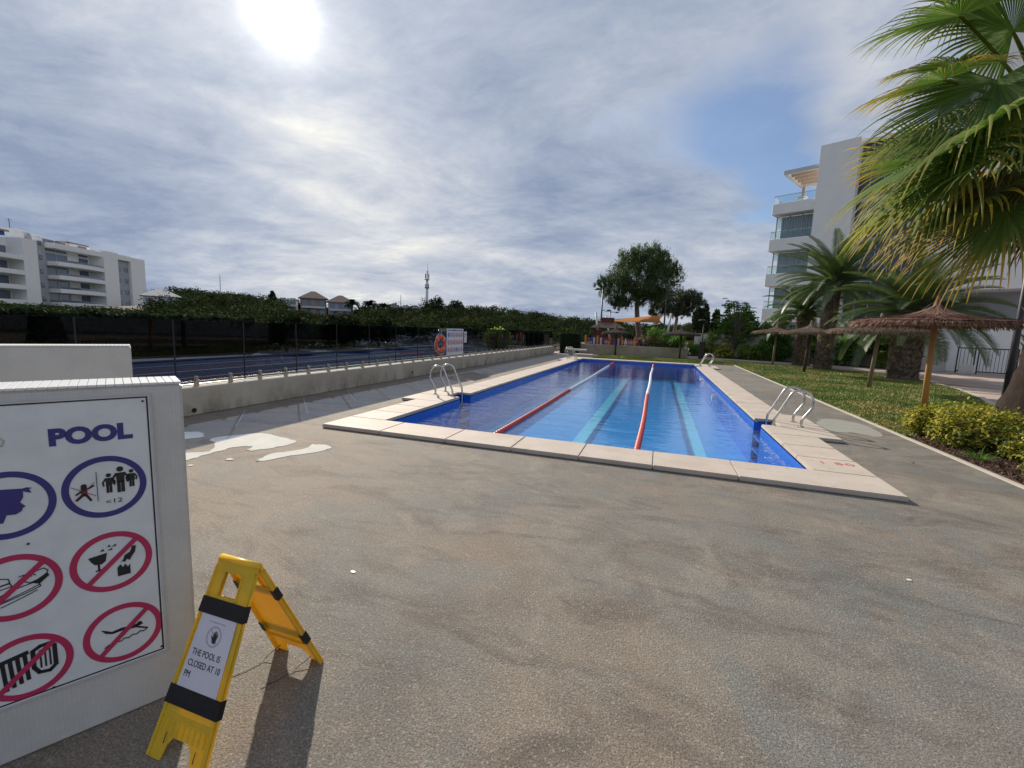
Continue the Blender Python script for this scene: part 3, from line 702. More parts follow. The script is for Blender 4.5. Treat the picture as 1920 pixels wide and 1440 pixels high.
make_ladder('small stainless ladder at the far left corner of the pool by the bench', XL - .20, 24.15, -1)
make_ladder('small stainless ladder at the far right corner of the pool', XR + .20, 24.15, 1)

# ================================================================== LANE ROPES
def rope(x, label, y1=12.4):
    R_ = thing('lane_rope', label, 'lane rope', (x, 0, WZ), 0, 'lane ropes on the pool')
    for y0, yb, mat, nm in ((YN + .02, y1, 'rope_red', 'red_float_section'), (y1, 22.3, 'rope_white', 'white_float_section'), (22.3, YF - .02, 'rope_red', 'red_float_section')):
        m = MB(); k = int((yb - y0) / .11); prof = []
        vs_ = []; fs_ = []; ns_ = 10; rows = []
        for i in range(k):
            ya = y0 + (yb - y0) * i / k; yb_ = ya + (yb - y0) / k
            rows += [(ya + .004, .034), (ya + .02, .047), (yb_ - .02, .047), (yb_ - .004, .034)]
        for yy, rr in rows:
            sag = .010 * math.sin(yy * .9) + .02 * math.sin(yy * .23 + x)
            vs_ += [(sag + rr * math.cos(2 * PI * j / ns_), yy, .012 + rr * math.sin(2 * PI * j / ns_)) for j in range(ns_)]
        fs_ = [(i * ns_ + j, i * ns_ + (j + 1) % ns_, (i + 1) * ns_ + (j + 1) % ns_, (i + 1) * ns_ + j) for i in range(len(rows) - 1) for j in range(ns_)]
        m.add(vs_, fs_); obj(nm, m, mat, R_, True)
rope(-2.33, 'left red and white lane rope stretched along the pool', 12.3)
rope(-.21, 'right red and white lane rope stretched along the pool', 12.6)

# ================================================================== SHOWER WALLS AND BIG SIGN
RZ = math.atan2(.87, .49)
def mosaic_wall(name, label, loc, length, h, th, cap=True):
    t = thing(name, label, 'wall', loc, RZ)
    m = MB(); m.box(-length, 0, 0, th, 0, h - .008); link('wall_body', bevel(m.mesh('wall_body'), .008, 2), 'white_mosaic', t)
    k = int(length / .025); m = MB(); m.box(.0008, .0242, 0, th - .002, 0, .009); tile = bevel(m.mesh('cap_tile'), .0012, 1)
    for i in range(k):
        o = link('cap_tile', tile, 'white_cap_tile', t); o.location = (-.001 - .025 * (i + 1), .001, h - .008)
    return t
fw_ = mosaic_wall('tiled_wall', 'near white mosaic wall carrying the large pool sign', (-1.81, 1.25, 0), 1.3, 1.34, .215)
mosaic_wall('tiled_wall', 'rear white mosaic wall standing behind the sign wall', (-4.23, 2.52, 0), 2.6, 1.34, .22)
sg = thing('pool_sign', 'large white sign headed POOL with round blue and red rule pictograms', 'sign', (-1.81 + .87 * .0015, 1.25 - .49 * .0015, 0), RZ)
SX0, SX1, SZ0, SZ1 = -.80, -.098, .215, 1.302
m = MB(); m.box(SX0, SX1, -.004, .0, SZ0, SZ1); link('panel', bevel(m.mesh('panel'), .001, 1), 'board_white', sg)
m = MB()
for a in ((SX0, SX1, -.0062, -.0042, SZ1 - .007, SZ1), (SX0, SX1, -.0062, -.0042, SZ0, SZ0 + .007), (SX1 - .007, SX1, -.0062, -.0042, SZ0 + .007, SZ1 - .007), (SX0, SX0 + .007, -.0062, -.0042, SZ0 + .007, SZ1 - .007)): m.box(*a)
obj('board_edge', m, 'board_edge', sg)
m = MB(); i_ = .012; bw_ = .005
X0, X1, Z0, Z1 = SX0 + i_, SX1 - i_, SZ0 + i_, SZ1 - i_
for a in ((X0, X1, Z1 - bw_, Z1), (X0, X1, Z0, Z0 + bw_), (X1 - bw_, X1, Z0 + bw_, Z1 - bw_), (X0, X0 + bw_, Z0 + bw_, Z1 - bw_)): m.box(a[0], a[1], -.0055, -.0042, a[2], a[3])
obj('border', m, 'print_black', sg)
board_text('lettering', 'POOL', .079, -.274, 1.160, -.0048, 'print_navy', sg, bold=.0045, sx=1.05)
for x, z in ((-.125, 1.272), (-.118, .242), (-.455, .797), (-.43, .232), (-.77, 1.27)):
    m = MB(); m.ring(x, z, .0005, .0038, -.007, -.0042, 14); obj('screw', m, 'black_metal', sg)
YA, YB = -.0055, -.0042
def fig(parts, cx, cz, s, parent, mat='print_black', y=(-.0062, -.0045), name='figure'):
    m = MB()
    for kind, d in parts:
        if kind == 'p':
            pts = [(cx + s * a, cz + s * c) for a, c in d]
            ar = sum(pts[i][0] * pts[(i + 1) % len(pts)][1] - pts[(i + 1) % len(pts)][0] * pts[i][1] for i in range(len(pts)))
            m.plate(pts if ar > 0 else pts[::-1], *y)
        elif kind == 'c': m.ring(cx + s * d[0], cz + s * d[1], max(.0003, s * (d[3] if len(d) > 3 else 0)), s * d[2], *y, n=20)
        elif kind == 'l':
            w = d[-1] * s
            for (a, c), (e, f_) in zip(d[:-1], d[1:-1]):
                A_, B_ = Vector((cx + s * a, cz + s * c)), Vector((cx + s * e, cz + s * f_)); t = (B_ - A_).normalized(); nn = Vector((-t.y, t.x)) * w / 2; ext = t * w * .3
                m.plate([tuple(A_ - ext - nn), tuple(B_ + ext - nn), tuple(B_ + ext + nn), tuple(A_ - ext + nn)], *y)
    return obj(name, m, mat, parent)
RR = .1175
def circ(cx, cz, mat, slash=False):
    m = MB(); m.ring(cx, cz, RR * .83, RR, YA, YB, 72); o = obj('pictogram', m, mat, sg)
    if slash: fig([('l', [(-.60, -.60), (.60, .60), .145])], cx, cz, RR, o, mat, (-.0072, -.0056), 'slash')
    return o
def person(x, z, s, skirt=False):
    P_ = [('c', (x, z + .42 * s, .085 * s)), ('p', [(x - .11 * s, z + .30 * s), (x + .11 * s, z + .30 * s), (x + (.13 if skirt else .09) * s, z - .02 * s), (x - (.13 if skirt else .09) * s, z - .02 * s)]),
          ('l', [(x - .10 * s, z + .28 * s), (x - .19 * s, z + .12 * s), (x - .17 * s, z - .02 * s), .055 * s]), ('l', [(x + .10 * s, z + .28 * s), (x + .19 * s, z + .12 * s), (x + .17 * s, z - .02 * s), .055 * s]),
          ('l', [(x - .05 * s, z), (x - .05 * s, z - .32 * s), .085 * s]), ('l', [(x + .05 * s, z), (x + .05 * s, z - .32 * s), .085 * s])]
    return P_
c1 = circ(-.247, .957, 'print_navy')
fig(person(.08, .05, .75) + person(.36, .1, 1.0) + person(.63, .12, .68, True), -.247, .957, RR, c1)
fig([('c', (-.50, .12, .07)), ('l', [(-.5, .05), (-.50, -.16), .14]), ('l', [(-.52, .0), (-.68, -.12), .05]), ('l', [(-.45, .0), (-.28, .10), .05]), ('l', [(-.53, -.16), (-.68, -.30), .06]), ('l', [(-.46, -.16), (-.36, -.36), .06])], -.247, .957, RR, c1)
fig([('l', [(-.78, .14), (-.24, -.24), .018]), ('l', [(-.72, -.30), (-.26, .20), .018])], -.247, .957, RR, c1, 'print_red', (-.0068, -.0064), 'cross_line')
fig([('l', [(-.2, .52), (-.2, -.42), .014])], -.247, .957, RR, c1)
board_text('lettering', '<12', .024, -.227, .897, -.0048, 'print_black', c1, sx=1.3)
c2 = circ(-.245, .659, 'print_red', True)
fig([('p', [(-.56, .28), (-.12, .34), (-.16, .08), (-.25, .0), (-.42, .02), (-.50, .14)]), ('l', [(-.33, .02), (-.33, -.18), .05]), ('l', [(-.4, -.2), (-.2, -.18), .04]),
     ('p', [(-.28, .42), (-.2, .50), (-.18, .42)]), ('p', [(-.10, .40), (.0, .47), (.02, .41)]), ('p', [(0, .50), (.1, .58), (.12, .52)]), ('p', [(-.1, .52), (-.05, .6), (-.02, .53)]),
     ('p', [(.10, -.55), (.42, -.55), (.42, -.22), (.36, -.30), (.30, -.18), (.24, -.28), (.18, -.16), (.10, -.26)]),
     ('p', [(.18, -.10), (.26, -.02), (.30, .12), (.44, .20), (.50, .38), (.60, .38), (.56, .16), (.48, .04), (.42, -.08), (.34, -.02), (.3, -.12), (.24, -.06)])], -.245, .659, RR, c2)
c3 = circ(-.228, .358, 'print_red', True)
fig([('p', [(-.55, .30), (-.42, .22), (-.30, .14), (-.05, .18), (.15, .14), (.40, .16), (.50, .10), (.36, .06), (.28, .04), (.15, .04), (-.05, .08), (-.28, .06), (-.45, .14)]), ('l', [(.3, .06), (.58, -.10), .05]), ('c', (.40, .14, .07)),
     ('l', [(-.50 + .1 * i, -.36 + (.05 if i % 2 else 0) + .018 * i) for i in range(12)] + [.03])], -.228, .358, RR, c3)
c4 = circ(-.494, .945, 'print_navy')
fig([('p', [(-.75, .1), (-.62, .42), (-.3, .52), (.10, .47), (.33, .44), (.42, .46), (.52, .42), (.46, .40), (.50, .28), (.40, .32), (.34, .36), (.33, .18), (.26, .04), (.36, -.10), (.30, -.14), (.28, -.22), (.16, -.30), (-.02, -.28), (-.10, -.5), (-.62, -.48), (-.6, -.2)])], -.494, .945, RR, c4, 'print_navy')
c5 = circ(-.497, .650, 'print_red', True)
fig([('l', [(-.45, .28), (-.25, .36), (-.10, .30), (-.08, .18), (-.4, .12), .022]), ('l', [(-.45, .10), (-.08, .16), (-.05, .06), (-.4, .0), .022]), ('l', [(.10, .30), (.45, .36), (.62, .40), (.70, .30), (.62, .12), (.30, .04), (.10, .20), .022]), ('p', [(.35, .02), (.68, .24), (.72, .14), (.5, -.06)]),
     ('l', [(.18, .32), (.28, .22), .02]), ('l', [(.26, .33), (.36, .23), .02]), ('l', [(.34, .34), (.44, .24), .02]),
     ('l', [(-.40, -.22), (-.2, -.12), (.15, -.02), (.48, .04), (.5, -.08), (.2, -.20), (-.38, -.40), (-.46, -.3), (-.4, -.22), .022]), ('l', [(-.42, -.44), (.2, -.26), (.52, -.14), (.5, -.06), .022]), ('l', [(-.3, -.52), (.2, -.34), (.44, -.24), .022])], -.497, .650, RR, c5)
c6 = circ(-.488, .345, 'print_red', True)
fig([('l', [(-.55, .34), (.02, .46), .12])] + [('l', [(-.48 + .15 * i, .28 + .03 * i), (-.44 + .15 * i, -.55 + .05 * i), .09]) for i in range(4)] +
    [('l', [(.14, .44), (.14, -.10), (.24, -.30), (.46, -.34), (.60, -.20), (.60, .46), .10]), ('l', [(.14, .44), (.3, .54), (.56, .56), .1])] + [('l', [(.29 + .10 * i, .40), (.29 + .10 * i, -.16), .04]) for i in range(3)], -.488, .345, RR, c6)
for z in (.955, .65, .35):
    pass
fig([('l', [(-.1, .1), (.02, .16), (.1, .05), (.06, -.06), (-.04, -.02), .03])], -.50, 1.16, .15, sg, 'repair_cement', name='faded_mark')

# ================================================================== YELLOW A-FRAME
af = thing('floor_sign', 'yellow folding plastic A-frame sign with a pool closing notice taped on', 'floor sign', (-1.537, 1.25, 0))
TOPZ = .625; HS = .285
def panel_map(side):          # side -1 front (towards camera), +1 rear ; a across, bb from 0 (ridge) to 1 (foot), off = outward
    rl = math.hypot(TOPZ, HS); nrm = Vector((0, side * TOPZ / rl, HS / rl))
    def f(a, bb, off=0.0):
        w = .100 + (.137 - .100) * bb; p = Vector((a * w, side * (.010 + HS * bb), TOPZ * (1 - bb) + .0)); return p + nrm * off
    return f
def pquad(m, f, a0, a1, b0, b1, o0, o1):
    vs_ = [f(a0, b0, o0), f(a1, b0, o0), f(a1, b1, o0), f(a0, b1, o0), f(a0, b0, o1), f(a1, b0, o1), f(a1, b1, o1), f(a0, b1, o1)]
    m.add(vs_, [(0, 1, 2, 3), (7, 6, 5, 4), (0, 4, 5, 1), (1, 5, 6, 2), (2, 6, 7, 3), (3, 7, 4, 0)])
def flatface(mb_, f, pts, o0, o1):
    n_ = len(pts); mb_.add([f(a, c, o0) for a, c in pts] + [f(a, c, o1) for a, c in pts], [tuple(range(n_)), tuple(range(2 * n_ - 1, n_ - 1, -1))] + [(i, n_ + i, n_ + (i + 1) % n_, (i + 1) % n_) for i in range(n_)])
for side, nm in ((-1, 'front_panel'), (1, 'rear_panel')):
    f = panel_map(side); m = MB()
    pquad(m, f, -1, 1, .0, .055, -.008, .004)
    pquad(m, f, -1, -.42, .055, .185, -.006, .003); pquad(m, f, .42, 1, .055, .185, -.006, .003)
    pquad(m, f, -1, 1, .185, .86, -.004, .002)
    flatface(m, f, [(-1, .86), (1, .86), (1, 1.0), (.52, 1.0), (.46, .93), (.3, .885), (-.3, .885), (-.46, .93), (-.52, 1.0), (-1, 1.0)], -.004, .002)
    for a0, a1 in ((-1.0, -.90), (.90, 1.0)): pquad(m, f, a0, a1, .03, .995, -.016, .006)      # edge ribs
    pquad(m, f, -.9, .9, .78, .80, -.010, .0045); pquad(m, f, -.9, .9, .20, .215, -.010, .0045)
    pquad(m, f, -.50, -.42, .05, .19, -.012, .006); pquad(m, f, .42, .50, .05, .19, -.012, .006); pquad(m, f, -.42, .42, .185, .2, -.012, .006); pquad(m, f, -.42, .42, .045, .055, -.012, .006)
    if side == -1:
        for i in range(9): pquad(m, f, -.8 + .2 * i - .02, -.8 + .2 * i + .02, .815, .88, .002, .0042)
    obj(nm, m, 'yellow_plastic', af)
    for b0, b1 in ((.20, .285), (.655, .745)) :
        m = MB(); pquad(m, f, -1.03, 1.03, b0, b1, .0065, .0078)
        for s in (-1, 1): pquad(m, f, *sorted((s * 1.03, s * 1.012)), b0, b1, -.018, .0065)
        for s in (-1, 1): pquad(m, f, *sorted((s * 1.012, s * .84)), b0, b1, -.0182, -.017)
        obj('black_tape', m, 'black_tape', af)
m = MB(); m.tube([(-.100, 0, TOPZ + .001), (.100, 0, TOPZ + .001)], .0155, 12); obj('hinge', m, 'yellow_plastic', af, True)
f = panel_map(-1)
m = MB(); pquad(m, f, -.80, .80, .27, .69, .0045, .0060); nt_ = obj('paper_notice', m, 'paper', af)
rl = math.hypot(TOPZ, HS)
TM = Matrix((( 1, 0, 0), (0, HS / rl, -TOPZ / rl), (0, TOPZ / rl, HS / rl))).to_4x4()   # local x right, y up the panel, z outward
def on_panel(me, a, bb, off): 
    p = f(a, bb, off); me.transform(Matrix.Translation(p) @ TM); return me
for i, (t, bb, sz, a) in enumerate([('THE POOL IS', .480, .031, -.05), ('CLOSED AT 10', .535, .031, 0.0), ('PM', .590, .031, -.56)]):
    link('lettering', on_panel(textmesh(t, sz, 0, .0003, 'CENTER', .80), a, bb, .0068), 'print_black', nt_)
m = MB()
N = 32
def pring(cx, cy, r0, r1, z0, z1, n_=28):
    m.add([(cx + r * math.cos(2 * PI * i / n_), cy + r * math.sin(2 * PI * i / n_), z) for z in (z0, z1) for r in (r0, r1) for i in range(n_)],
          [q for i in range(n_) for j in [(i + 1) % n_] for q in ((i, j, n_ + j, n_ + i), (2 * n_ + i, 3 * n_ + i, 3 * n_ + j, 2 * n_ + j), (n_ + i, n_ + j, 3 * n_ + j, 3 * n_ + i), (i, 2 * n_ + i, 2 * n_ + j, j))])
pring(0, 0, .031, .036, 0, .0006); m.add([(-.022, .025, .0001), (-.025, .022, .0001), (.022, -.025, .0001), (.025, -.022, .0001)], [(0, 1, 2, 3)])
link('notice_ring', on_panel(m.mesh('notice_ring'), .02, .385, .0065), 'print_pink', nt_)
m = MB(); m.add([(x * .9, y * .9, .0008) for x, y in [(-.006, -.024), (.010, -.024), (.014, -.004), (.017, .012), (.013, .013), (.009, .0), (.0095, .02), (.006, .021), (.004, .003), (.002, .023), (-.002, .023), (-.002, .003), (-.006, .019), (-.009, .018), (-.008, -.004), (-.016, .004), (-.019, .001), (-.010, -.014)]], [tuple(range(17, -1, -1))])
link('hand_symbol', on_panel(m.mesh('hand_symbol'), .06, .385, .0066), 'print_black', nt_)
link('faded_heading', on_panel(textmesh('~ ~~~ ~~', .02, .0008, .0002), .0, .315, .0066), 'print_pink', nt_)
for (a, bb, side, ex) in ((-.55, .90, -1, 0), (.62, .93, -1, 0), (-.7, .93, 1, 1), (.62, .95, 1, 1)):
    f2 = panel_map(side); p = f2(a, bb, -.006)
    if ex: pts = [p, p + Vector((-.012, -.03, -.012)), p + Vector((-.03, -.07, -.045 + .0)), Vector((p.x - .05, p.y - .14, .004)), Vector((p.x - .09, p.y - .20, .004))]; pts[2].z = max(pts[2].z, .006)
    else: pts = [f2(a, bb - .03, .006), f2(a + .02, bb - .005, .010), f2(a, bb + .02, .006)]
    for q in pts: q.z = max(q.z, .003)
    m = MB(); m.tube(pts, .0016, 6); obj('cable_tie', m, 'black_metal', af)

# small litter
def blobthing(name, label, cat, loc, r, mat, fl=.25):
    m = MB(); k = 9; rnd = random.Random(int(loc[0] * 100)); pts = [(r * (1 + rnd.uniform(-.3, .3)) * math.cos(2 * PI * i / k), r * .8 * (1 + rnd.uniform(-.3, .3)) * math.sin(2 * PI * i / k)) for i in range(k)]
    m.prism(pts, 0, r * fl); o = link(name, bevel(m.mesh(name), r * .08, 1), mat); o.location = loc; return tag(o, label, cat)
blobthing('paper_scrap', 'small white scrap lying on the deck right of the yellow floor sign', 'litter', (-1.77, 2.23, .001), .016, 'white_plastic')
blobthing('paper_scrap', 'small white scrap lying on the open deck at lower right', 'litter', (1.73, 3.54, .001), .016, 'white_plastic')
blobthing('stone_chip', 'pale flat chip on the deck below the larger cement patch', 'litter', (-4.55, 3.62, .001), .05, 'kerb_stone', .12)
blobthing('stone_chip', 'pale flat chip at the foot of the tiled walls left of the cement patches', 'litter', (-4.72, 3.30, .001), .035, 'kerb_stone', .12)
blobthing('pebble', 'tiny dark pebble on the deck near the planting bed kerb', 'litter', (3.36, 7.2, .001), .018, 'black_metal')

# ================================================================== THATCHED PARASOLS
def parasol(label, x, y, H, R_, mat, pmat, lean=(0, 0), seed=0, detail=1):
    t = thing('thatched_parasol', label, 'parasol', (x, y, 0), 0, 'thatched parasols around the pool')
    rnd = random.Random(seed); rg = np.random.default_rng(seed + 50)
    m = MB(); top = Vector((lean[0], lean[1], H - .35)); m.tube([(0, 0, 0), tuple(top * .5), tuple(top)], [.066, .061, .056], 14); obj('post', m, pmat, t, True)
    rim = H - .32 - R_ * .115; zc = H
    def prof(u):                        # u 0..1 from peak to rim
        r = R_ * u; z = rim + (H - .10 - rim) * (1 - u) * (.50 + .0 * u) + (H - rim) * .42 * math.exp(-u * 9)
        return r, z
    m = MB(); pr = [(0.02, prof(0)[1])] + [prof(u) for u in (.03, .06, .1, .15, .25, .4, .6, .8, .97)]
    m.lathe([(r, z) for r, z in pr], 40, (lean[0], lean[1])); m.lathe([(r, z - .05) for r, z in pr[::-1]], 40, (lean[0], lean[1])); cn = obj('canopy', m, mat, t, True)
    # straw : strips lying on the cone, ends ragged past the rim
    n_ = int(6000 * detail); u0 = rg.uniform(0, .92, n_) ** .75; L = rg.uniform(.22, .5, n_) / R_; a = rg.uniform(0, 2 * PI, n_); 
    u1 = np.minimum(u0 + L, 1.03 + .05 * rg.uniform(-1, 1, n_) ** 3); P0, P1 = [], []
    w = .005 + .005 * rg.uniform(0, 1, n_); da = rg.normal(0, .05, n_)
    def PP(u, a_, lift):
        z = rim + (H - .10 - rim) * (1 - np.minimum(u, 1)) * .5 + (H - rim) * .42 * np.exp(-u * 9) - np.maximum(u - .97, 0) * R_ * .9 + lift
        return np.stack([lean[0] + R_ * u * np.cos(a_), lean[1] + R_ * u * np.sin(a_), z], 1)
    lift0 = rg.uniform(.0, .02, n_); lift1 = rg.uniform(.012, .045, n_)
    A0 = PP(u0, a, lift0); A1 = PP(u1, a + da * .4, lift1); tan = np.stack([-np.sin(a), np.cos(a), np.zeros(n_)], 1) * w[:, None]
    V1 = np.stack([A0 - tan, A0 + tan, A1 + tan * .6, A1 - tan * .6], 1).reshape(-1, 3); F1 = np.arange(4 * n_).reshape(n_, 4)
    k = int(1500 * detail); a = rg.uniform(0, 2 * PI, k); u = rg.uniform(.93, 1.0, k); B0 = PP(u, a, rg.uniform(-.05, .0, k)); B1 = B0 + np.stack([np.cos(a) * .05, np.sin(a) * .05, -rg.uniform(.03, .12, k)], 1)
    tan = np.stack([-np.sin(a), np.cos(a), np.zeros(k)], 1) * .011
    V2 = np.stack([B0 - tan, B0 + tan, B1 + tan * .4, B1 - tan * .4], 1).reshape(-1, 3); F2 = np.arange(4 * k).reshape(k, 4)
    V, F = join([(V1, F1), (V2, F2)]); stuff(link('straw', npmesh('straw', V, F, mat), None, cn))
    m = MB()
    for i in range(8):
        a = 2 * PI * i / 8 + .2; r1, z1 = prof(.93); m.tube([(lean[0], lean[1], H - .42), (lean[0] + r1 * math.cos(a), lean[1] + r1 * math.sin(a), z1 - .07)], .014, 6)
    obj('spoke_frame', m, pmat, t)
    m = MB(); m.lathe([(.001, H + .10), (.03, H + .09), (.045, H - .02), (.065, H - .10), (.11, H - .18)], 14, (lean[0], lean[1])); obj('cap', m, mat, t, True)
parasol('reddish thatched parasol on a bright wooden post, nearest to the planting bed', 6.15, 13.09, 2.62, 1.62, 'thatch_red', 'post_wood', (-.02, .05), 1)
parasol('brown thatched parasol on a weathered post behind the reddish one', 6.98, 18.3, 2.48, 1.5, 'thatch_grey', 'post_wood_grey', (.10, .0), 2)
parasol('grey brown thatched parasol in front of the two slim feather palms', 6.70, 24.55, 2.42, 1.28, 'thatch_grey', 'post_wood_dark', (.08, 0), 3, .7)
parasol('grey brown thatched parasol farthest along the right side of the lawn', 6.45, 29.71, 2.44, 1.28, 'thatch_grey', 'post_wood_grey', (.05, 0), 4, .6)
parasol('dark flat thatched parasol on the grass strip at the right end of the low wall', 1.31, 30.9, 2.12, 1.18, 'thatch_dark', 'post_wood_dark', (0, 0), 5, .5)
parasol('dark thatched parasol on the grass strip in front of the playground', -2.87, 31.3, 2.02, .98, 'thatch_dark', 'post_wood_dark', (0, 0), 6, .5)

# ================================================================== PALMS
def pinnate(L, droop, k, rg, wid=.34, w=.012):
    """feather frond along local +x, arching; returns rachis pts, leaflet V,F"""
    T = np.linspace(0, 1, k); ang = droop[0] + (droop[1] - droop[0]) * T ** 1.3
    dx = np.cos(ang); dz = np.sin(ang); x = np.concatenate([[0], np.cumsum(dx[:-1])]) * L / k; z = np.concatenate([[0], np.cumsum(dz[:-1])]) * L / k
    Vs = []
    for s in (-1, 1):
        for i in range(int(k * .12), k):
            t = T[i]; l = wid * (math.sin(PI * min(1, .18 + .80 * t)) ** .6) * rg.uniform(.85, 1.1)
            tx, tz = dx[i], dz[i]; fwd = .42 + .6 * t
            d = np.array([tx * fwd - tz * .22, s * .85, tz * fwd + tx * .42 - .06 * rg.uniform(0, 1)]); d /= np.linalg.norm(d)
            p = np.array([x[i], s * .008, z[i]]); tip = p + d * l + np.array([0, 0, -.05 * l])
            tw = np.array([tx, 0, tz]) * w; mid = p + d * l * .5
            Vs.append([p - tw * .6, p + tw * .6, mid + tw, mid - tw]); Vs.append([mid - tw, mid + tw, tip + tw * .12, tip - tw * .12])
    V = np.array(Vs).reshape(-1, 3); F = np.arange(len(V)).reshape(-1, 4)
    m = MB(); m.tube([(x[i], 0, z[i]) for i in range(0, k, 4)], [.022 * (1 - .8 * i / k) + .003 for i in range(0, k, 4)], 5)
    rv = np.array(m.v); rf = [f_ for f_ in m.f if len(f_) == 4]
    return join([(V, F), (rv, np.array(rf))])
def feather_palm(label, x, y, H, r0, r1, L, nf, seed, lean=(0, 0), boots=True, ang=(1.25, -.5)):
    t = thing('feather_palm', label, 'palm tree', (x, y, 0), 0, 'feather palms on the lawn')
    rg = np.random.default_rng(seed); m = MB(); pts = []; rad = []
    N = 26
    for i in range(N):
        u = i / (N - 1); pts.append((lean[0] * u * u, lean[1] * u * u, H * u)); rad.append((r0 + (r1 - r0) * u) * (1 + .05 * math.sin(i * 2.1)) * (1.18 if i == 0 else 1.0) * (1.15 if u > .9 else 1))
    m.tube(pts, rad, 20); tr = obj('trunk', m, 'palm_trunk', t, True)
    Vs = []; rows = int(H / .085)
    for i in range(rows):                               # leaf base scars standing out of the trunk
        u = (i + .5) / rows; R_ = r0 + (r1 - r0) * u; nb_ = max(8, int(2 * PI * R_ / .13))
        for j in range(nb_):
            a = 2 * PI * (j + .5 * (i % 2)) / nb_ + rg.uniform(-.06, .06); w = PI * R_ / nb_ * .95; h = .10 * rg.uniform(.7, 1.2)
            cx, cy, cz = lean[0] * u * u, lean[1] * u * u, H * u; c, s = math.cos(a), math.sin(a); o_ = R_ + .005; e = R_ + rg.uniform(.03, .075) * (1 + .6 * (u > .75))
            Vs.append([(cx + c * o_ + s * w, cy + s * o_ - c * w, cz - h * .5), (cx + c * o_ - s * w, cy + s * o_ + c * w, cz - h * .5), (cx + c * e - s * w * .5, cy + s * e + c * w * .5, cz + h * .55), (cx + c * e + s * w * .5, cy + s * e - c * w * .5, cz + h * .55)])
    V = np.array(Vs).reshape(-1, 3); F = np.arange(len(V)).reshape(-1, 4); stuff(link('leaf_scar', npmesh('leaf_scar', V, F, 'palm_boot'), None, tr))
    protos = []
    for q in range(7):
        e0 = ang[0] - .225 * q; V, F = pinnate(L * rg.uniform(.92, 1.06), (e0, e0 - .85 - .06 * q), 84, rg, .36 * L / 2.2, .0165); protos.append(npmesh('frond', V, F, 'feather_leaf'))
    for i in range(nf):
        q = min(6, int(7 * i / nf)); o = link('frond', protos[q], None, t); a = i * 2.39996 + rg.uniform(-.15, .15)
        o.rotation_euler = (rg.uniform(-.12, .12), rg.uniform(-.08, .08), a); o.location = (lean[0] + .05 * math.cos(a), lean[1] + .05 * math.sin(a), H + .02 - .012 * q * 4 + .0)
        s = rg.uniform(.88, 1.08); o.scale = (s, s, s)
feather_palm('tall feather palm with a slim rough trunk, left of the pair on the lawn edge', 8.62, 28.5, 4.75, .40, .34, 2.95, 66, 21, (.10, 0))
feather_palm('shorter feather palm half hidden behind the tall slim one', 8.35, 31.4, 3.3, .42, .38, 2.5, 40, 22, (-.1, 0))
feather_palm('stout feather palm with a thick scaly trunk behind the reddish parasol', 10.17, 23.65, 2.95, .52, .60, 3.4, 74, 23, (.05, 0), ang=(1.2, -.5))

# washingtonia (fan palm) at the right edge
wp = thing('fan_palm', 'big fan palm with drooping yellowing fronds at the right edge of the planting bed', 'palm tree', (6.13, 9.76, 0))
CR = Vector((5.35, 9.25, 5.0)) - Vector((6.13, 9.76, 0))
m = MB(); pts = []; rad = []
for i in range(30):
    u = i / 29; pts.append((CR.x * (u ** 2.2) + .18 * math.sin(u * PI), CR.y * (u ** 2.0), -.05 + 4.85 * u)); rad.append(.34 + .46 * math.exp(-u * 6.5) + .018 * math.sin(i * 3.7))
m.tube(pts, rad, 28); wt = obj('trunk', m, 'washingtonia_bark', wp, True)
rg = np.random.default_rng(77); Vs = []
for i in range(46):
    u = .34 + .66 * i / 46; c0 = Vector(pts[min(28, int(u * 29))]); R_ = .34
    for j in range(11):
        a = 2 * PI * (j + .5 * (i % 2)) / 11 + rg.uniform(-.1, .1); w = .075; h = .16 * rg.uniform(.7, 1.3); c, s = math.cos(a), math.sin(a); e = R_ + rg.uniform(.04, .14)
        z = -.05 + 4.85 * u
        Vs.append([(c0.x + c * R_ + s * w, c0.y + s * R_ - c * w, z - h * .5), (c0.x + c * R_ - s * w, c0.y + s * R_ + c * w, z - h * .5), (c0.x + c * e - s * w * .4, c0.y + s * e + c * w * .4, z + h * .6), (c0.x + c * e + s * w * .4, c0.y + s * e - c * w * .4, z + h * .6)])
V = np.array(Vs).reshape(-1, 3); stuff(link('leaf_scar', npmesh('leaf_scar', V, np.arange(len(V)).reshape(-1, 4), 'palm_boot'), None, wt))
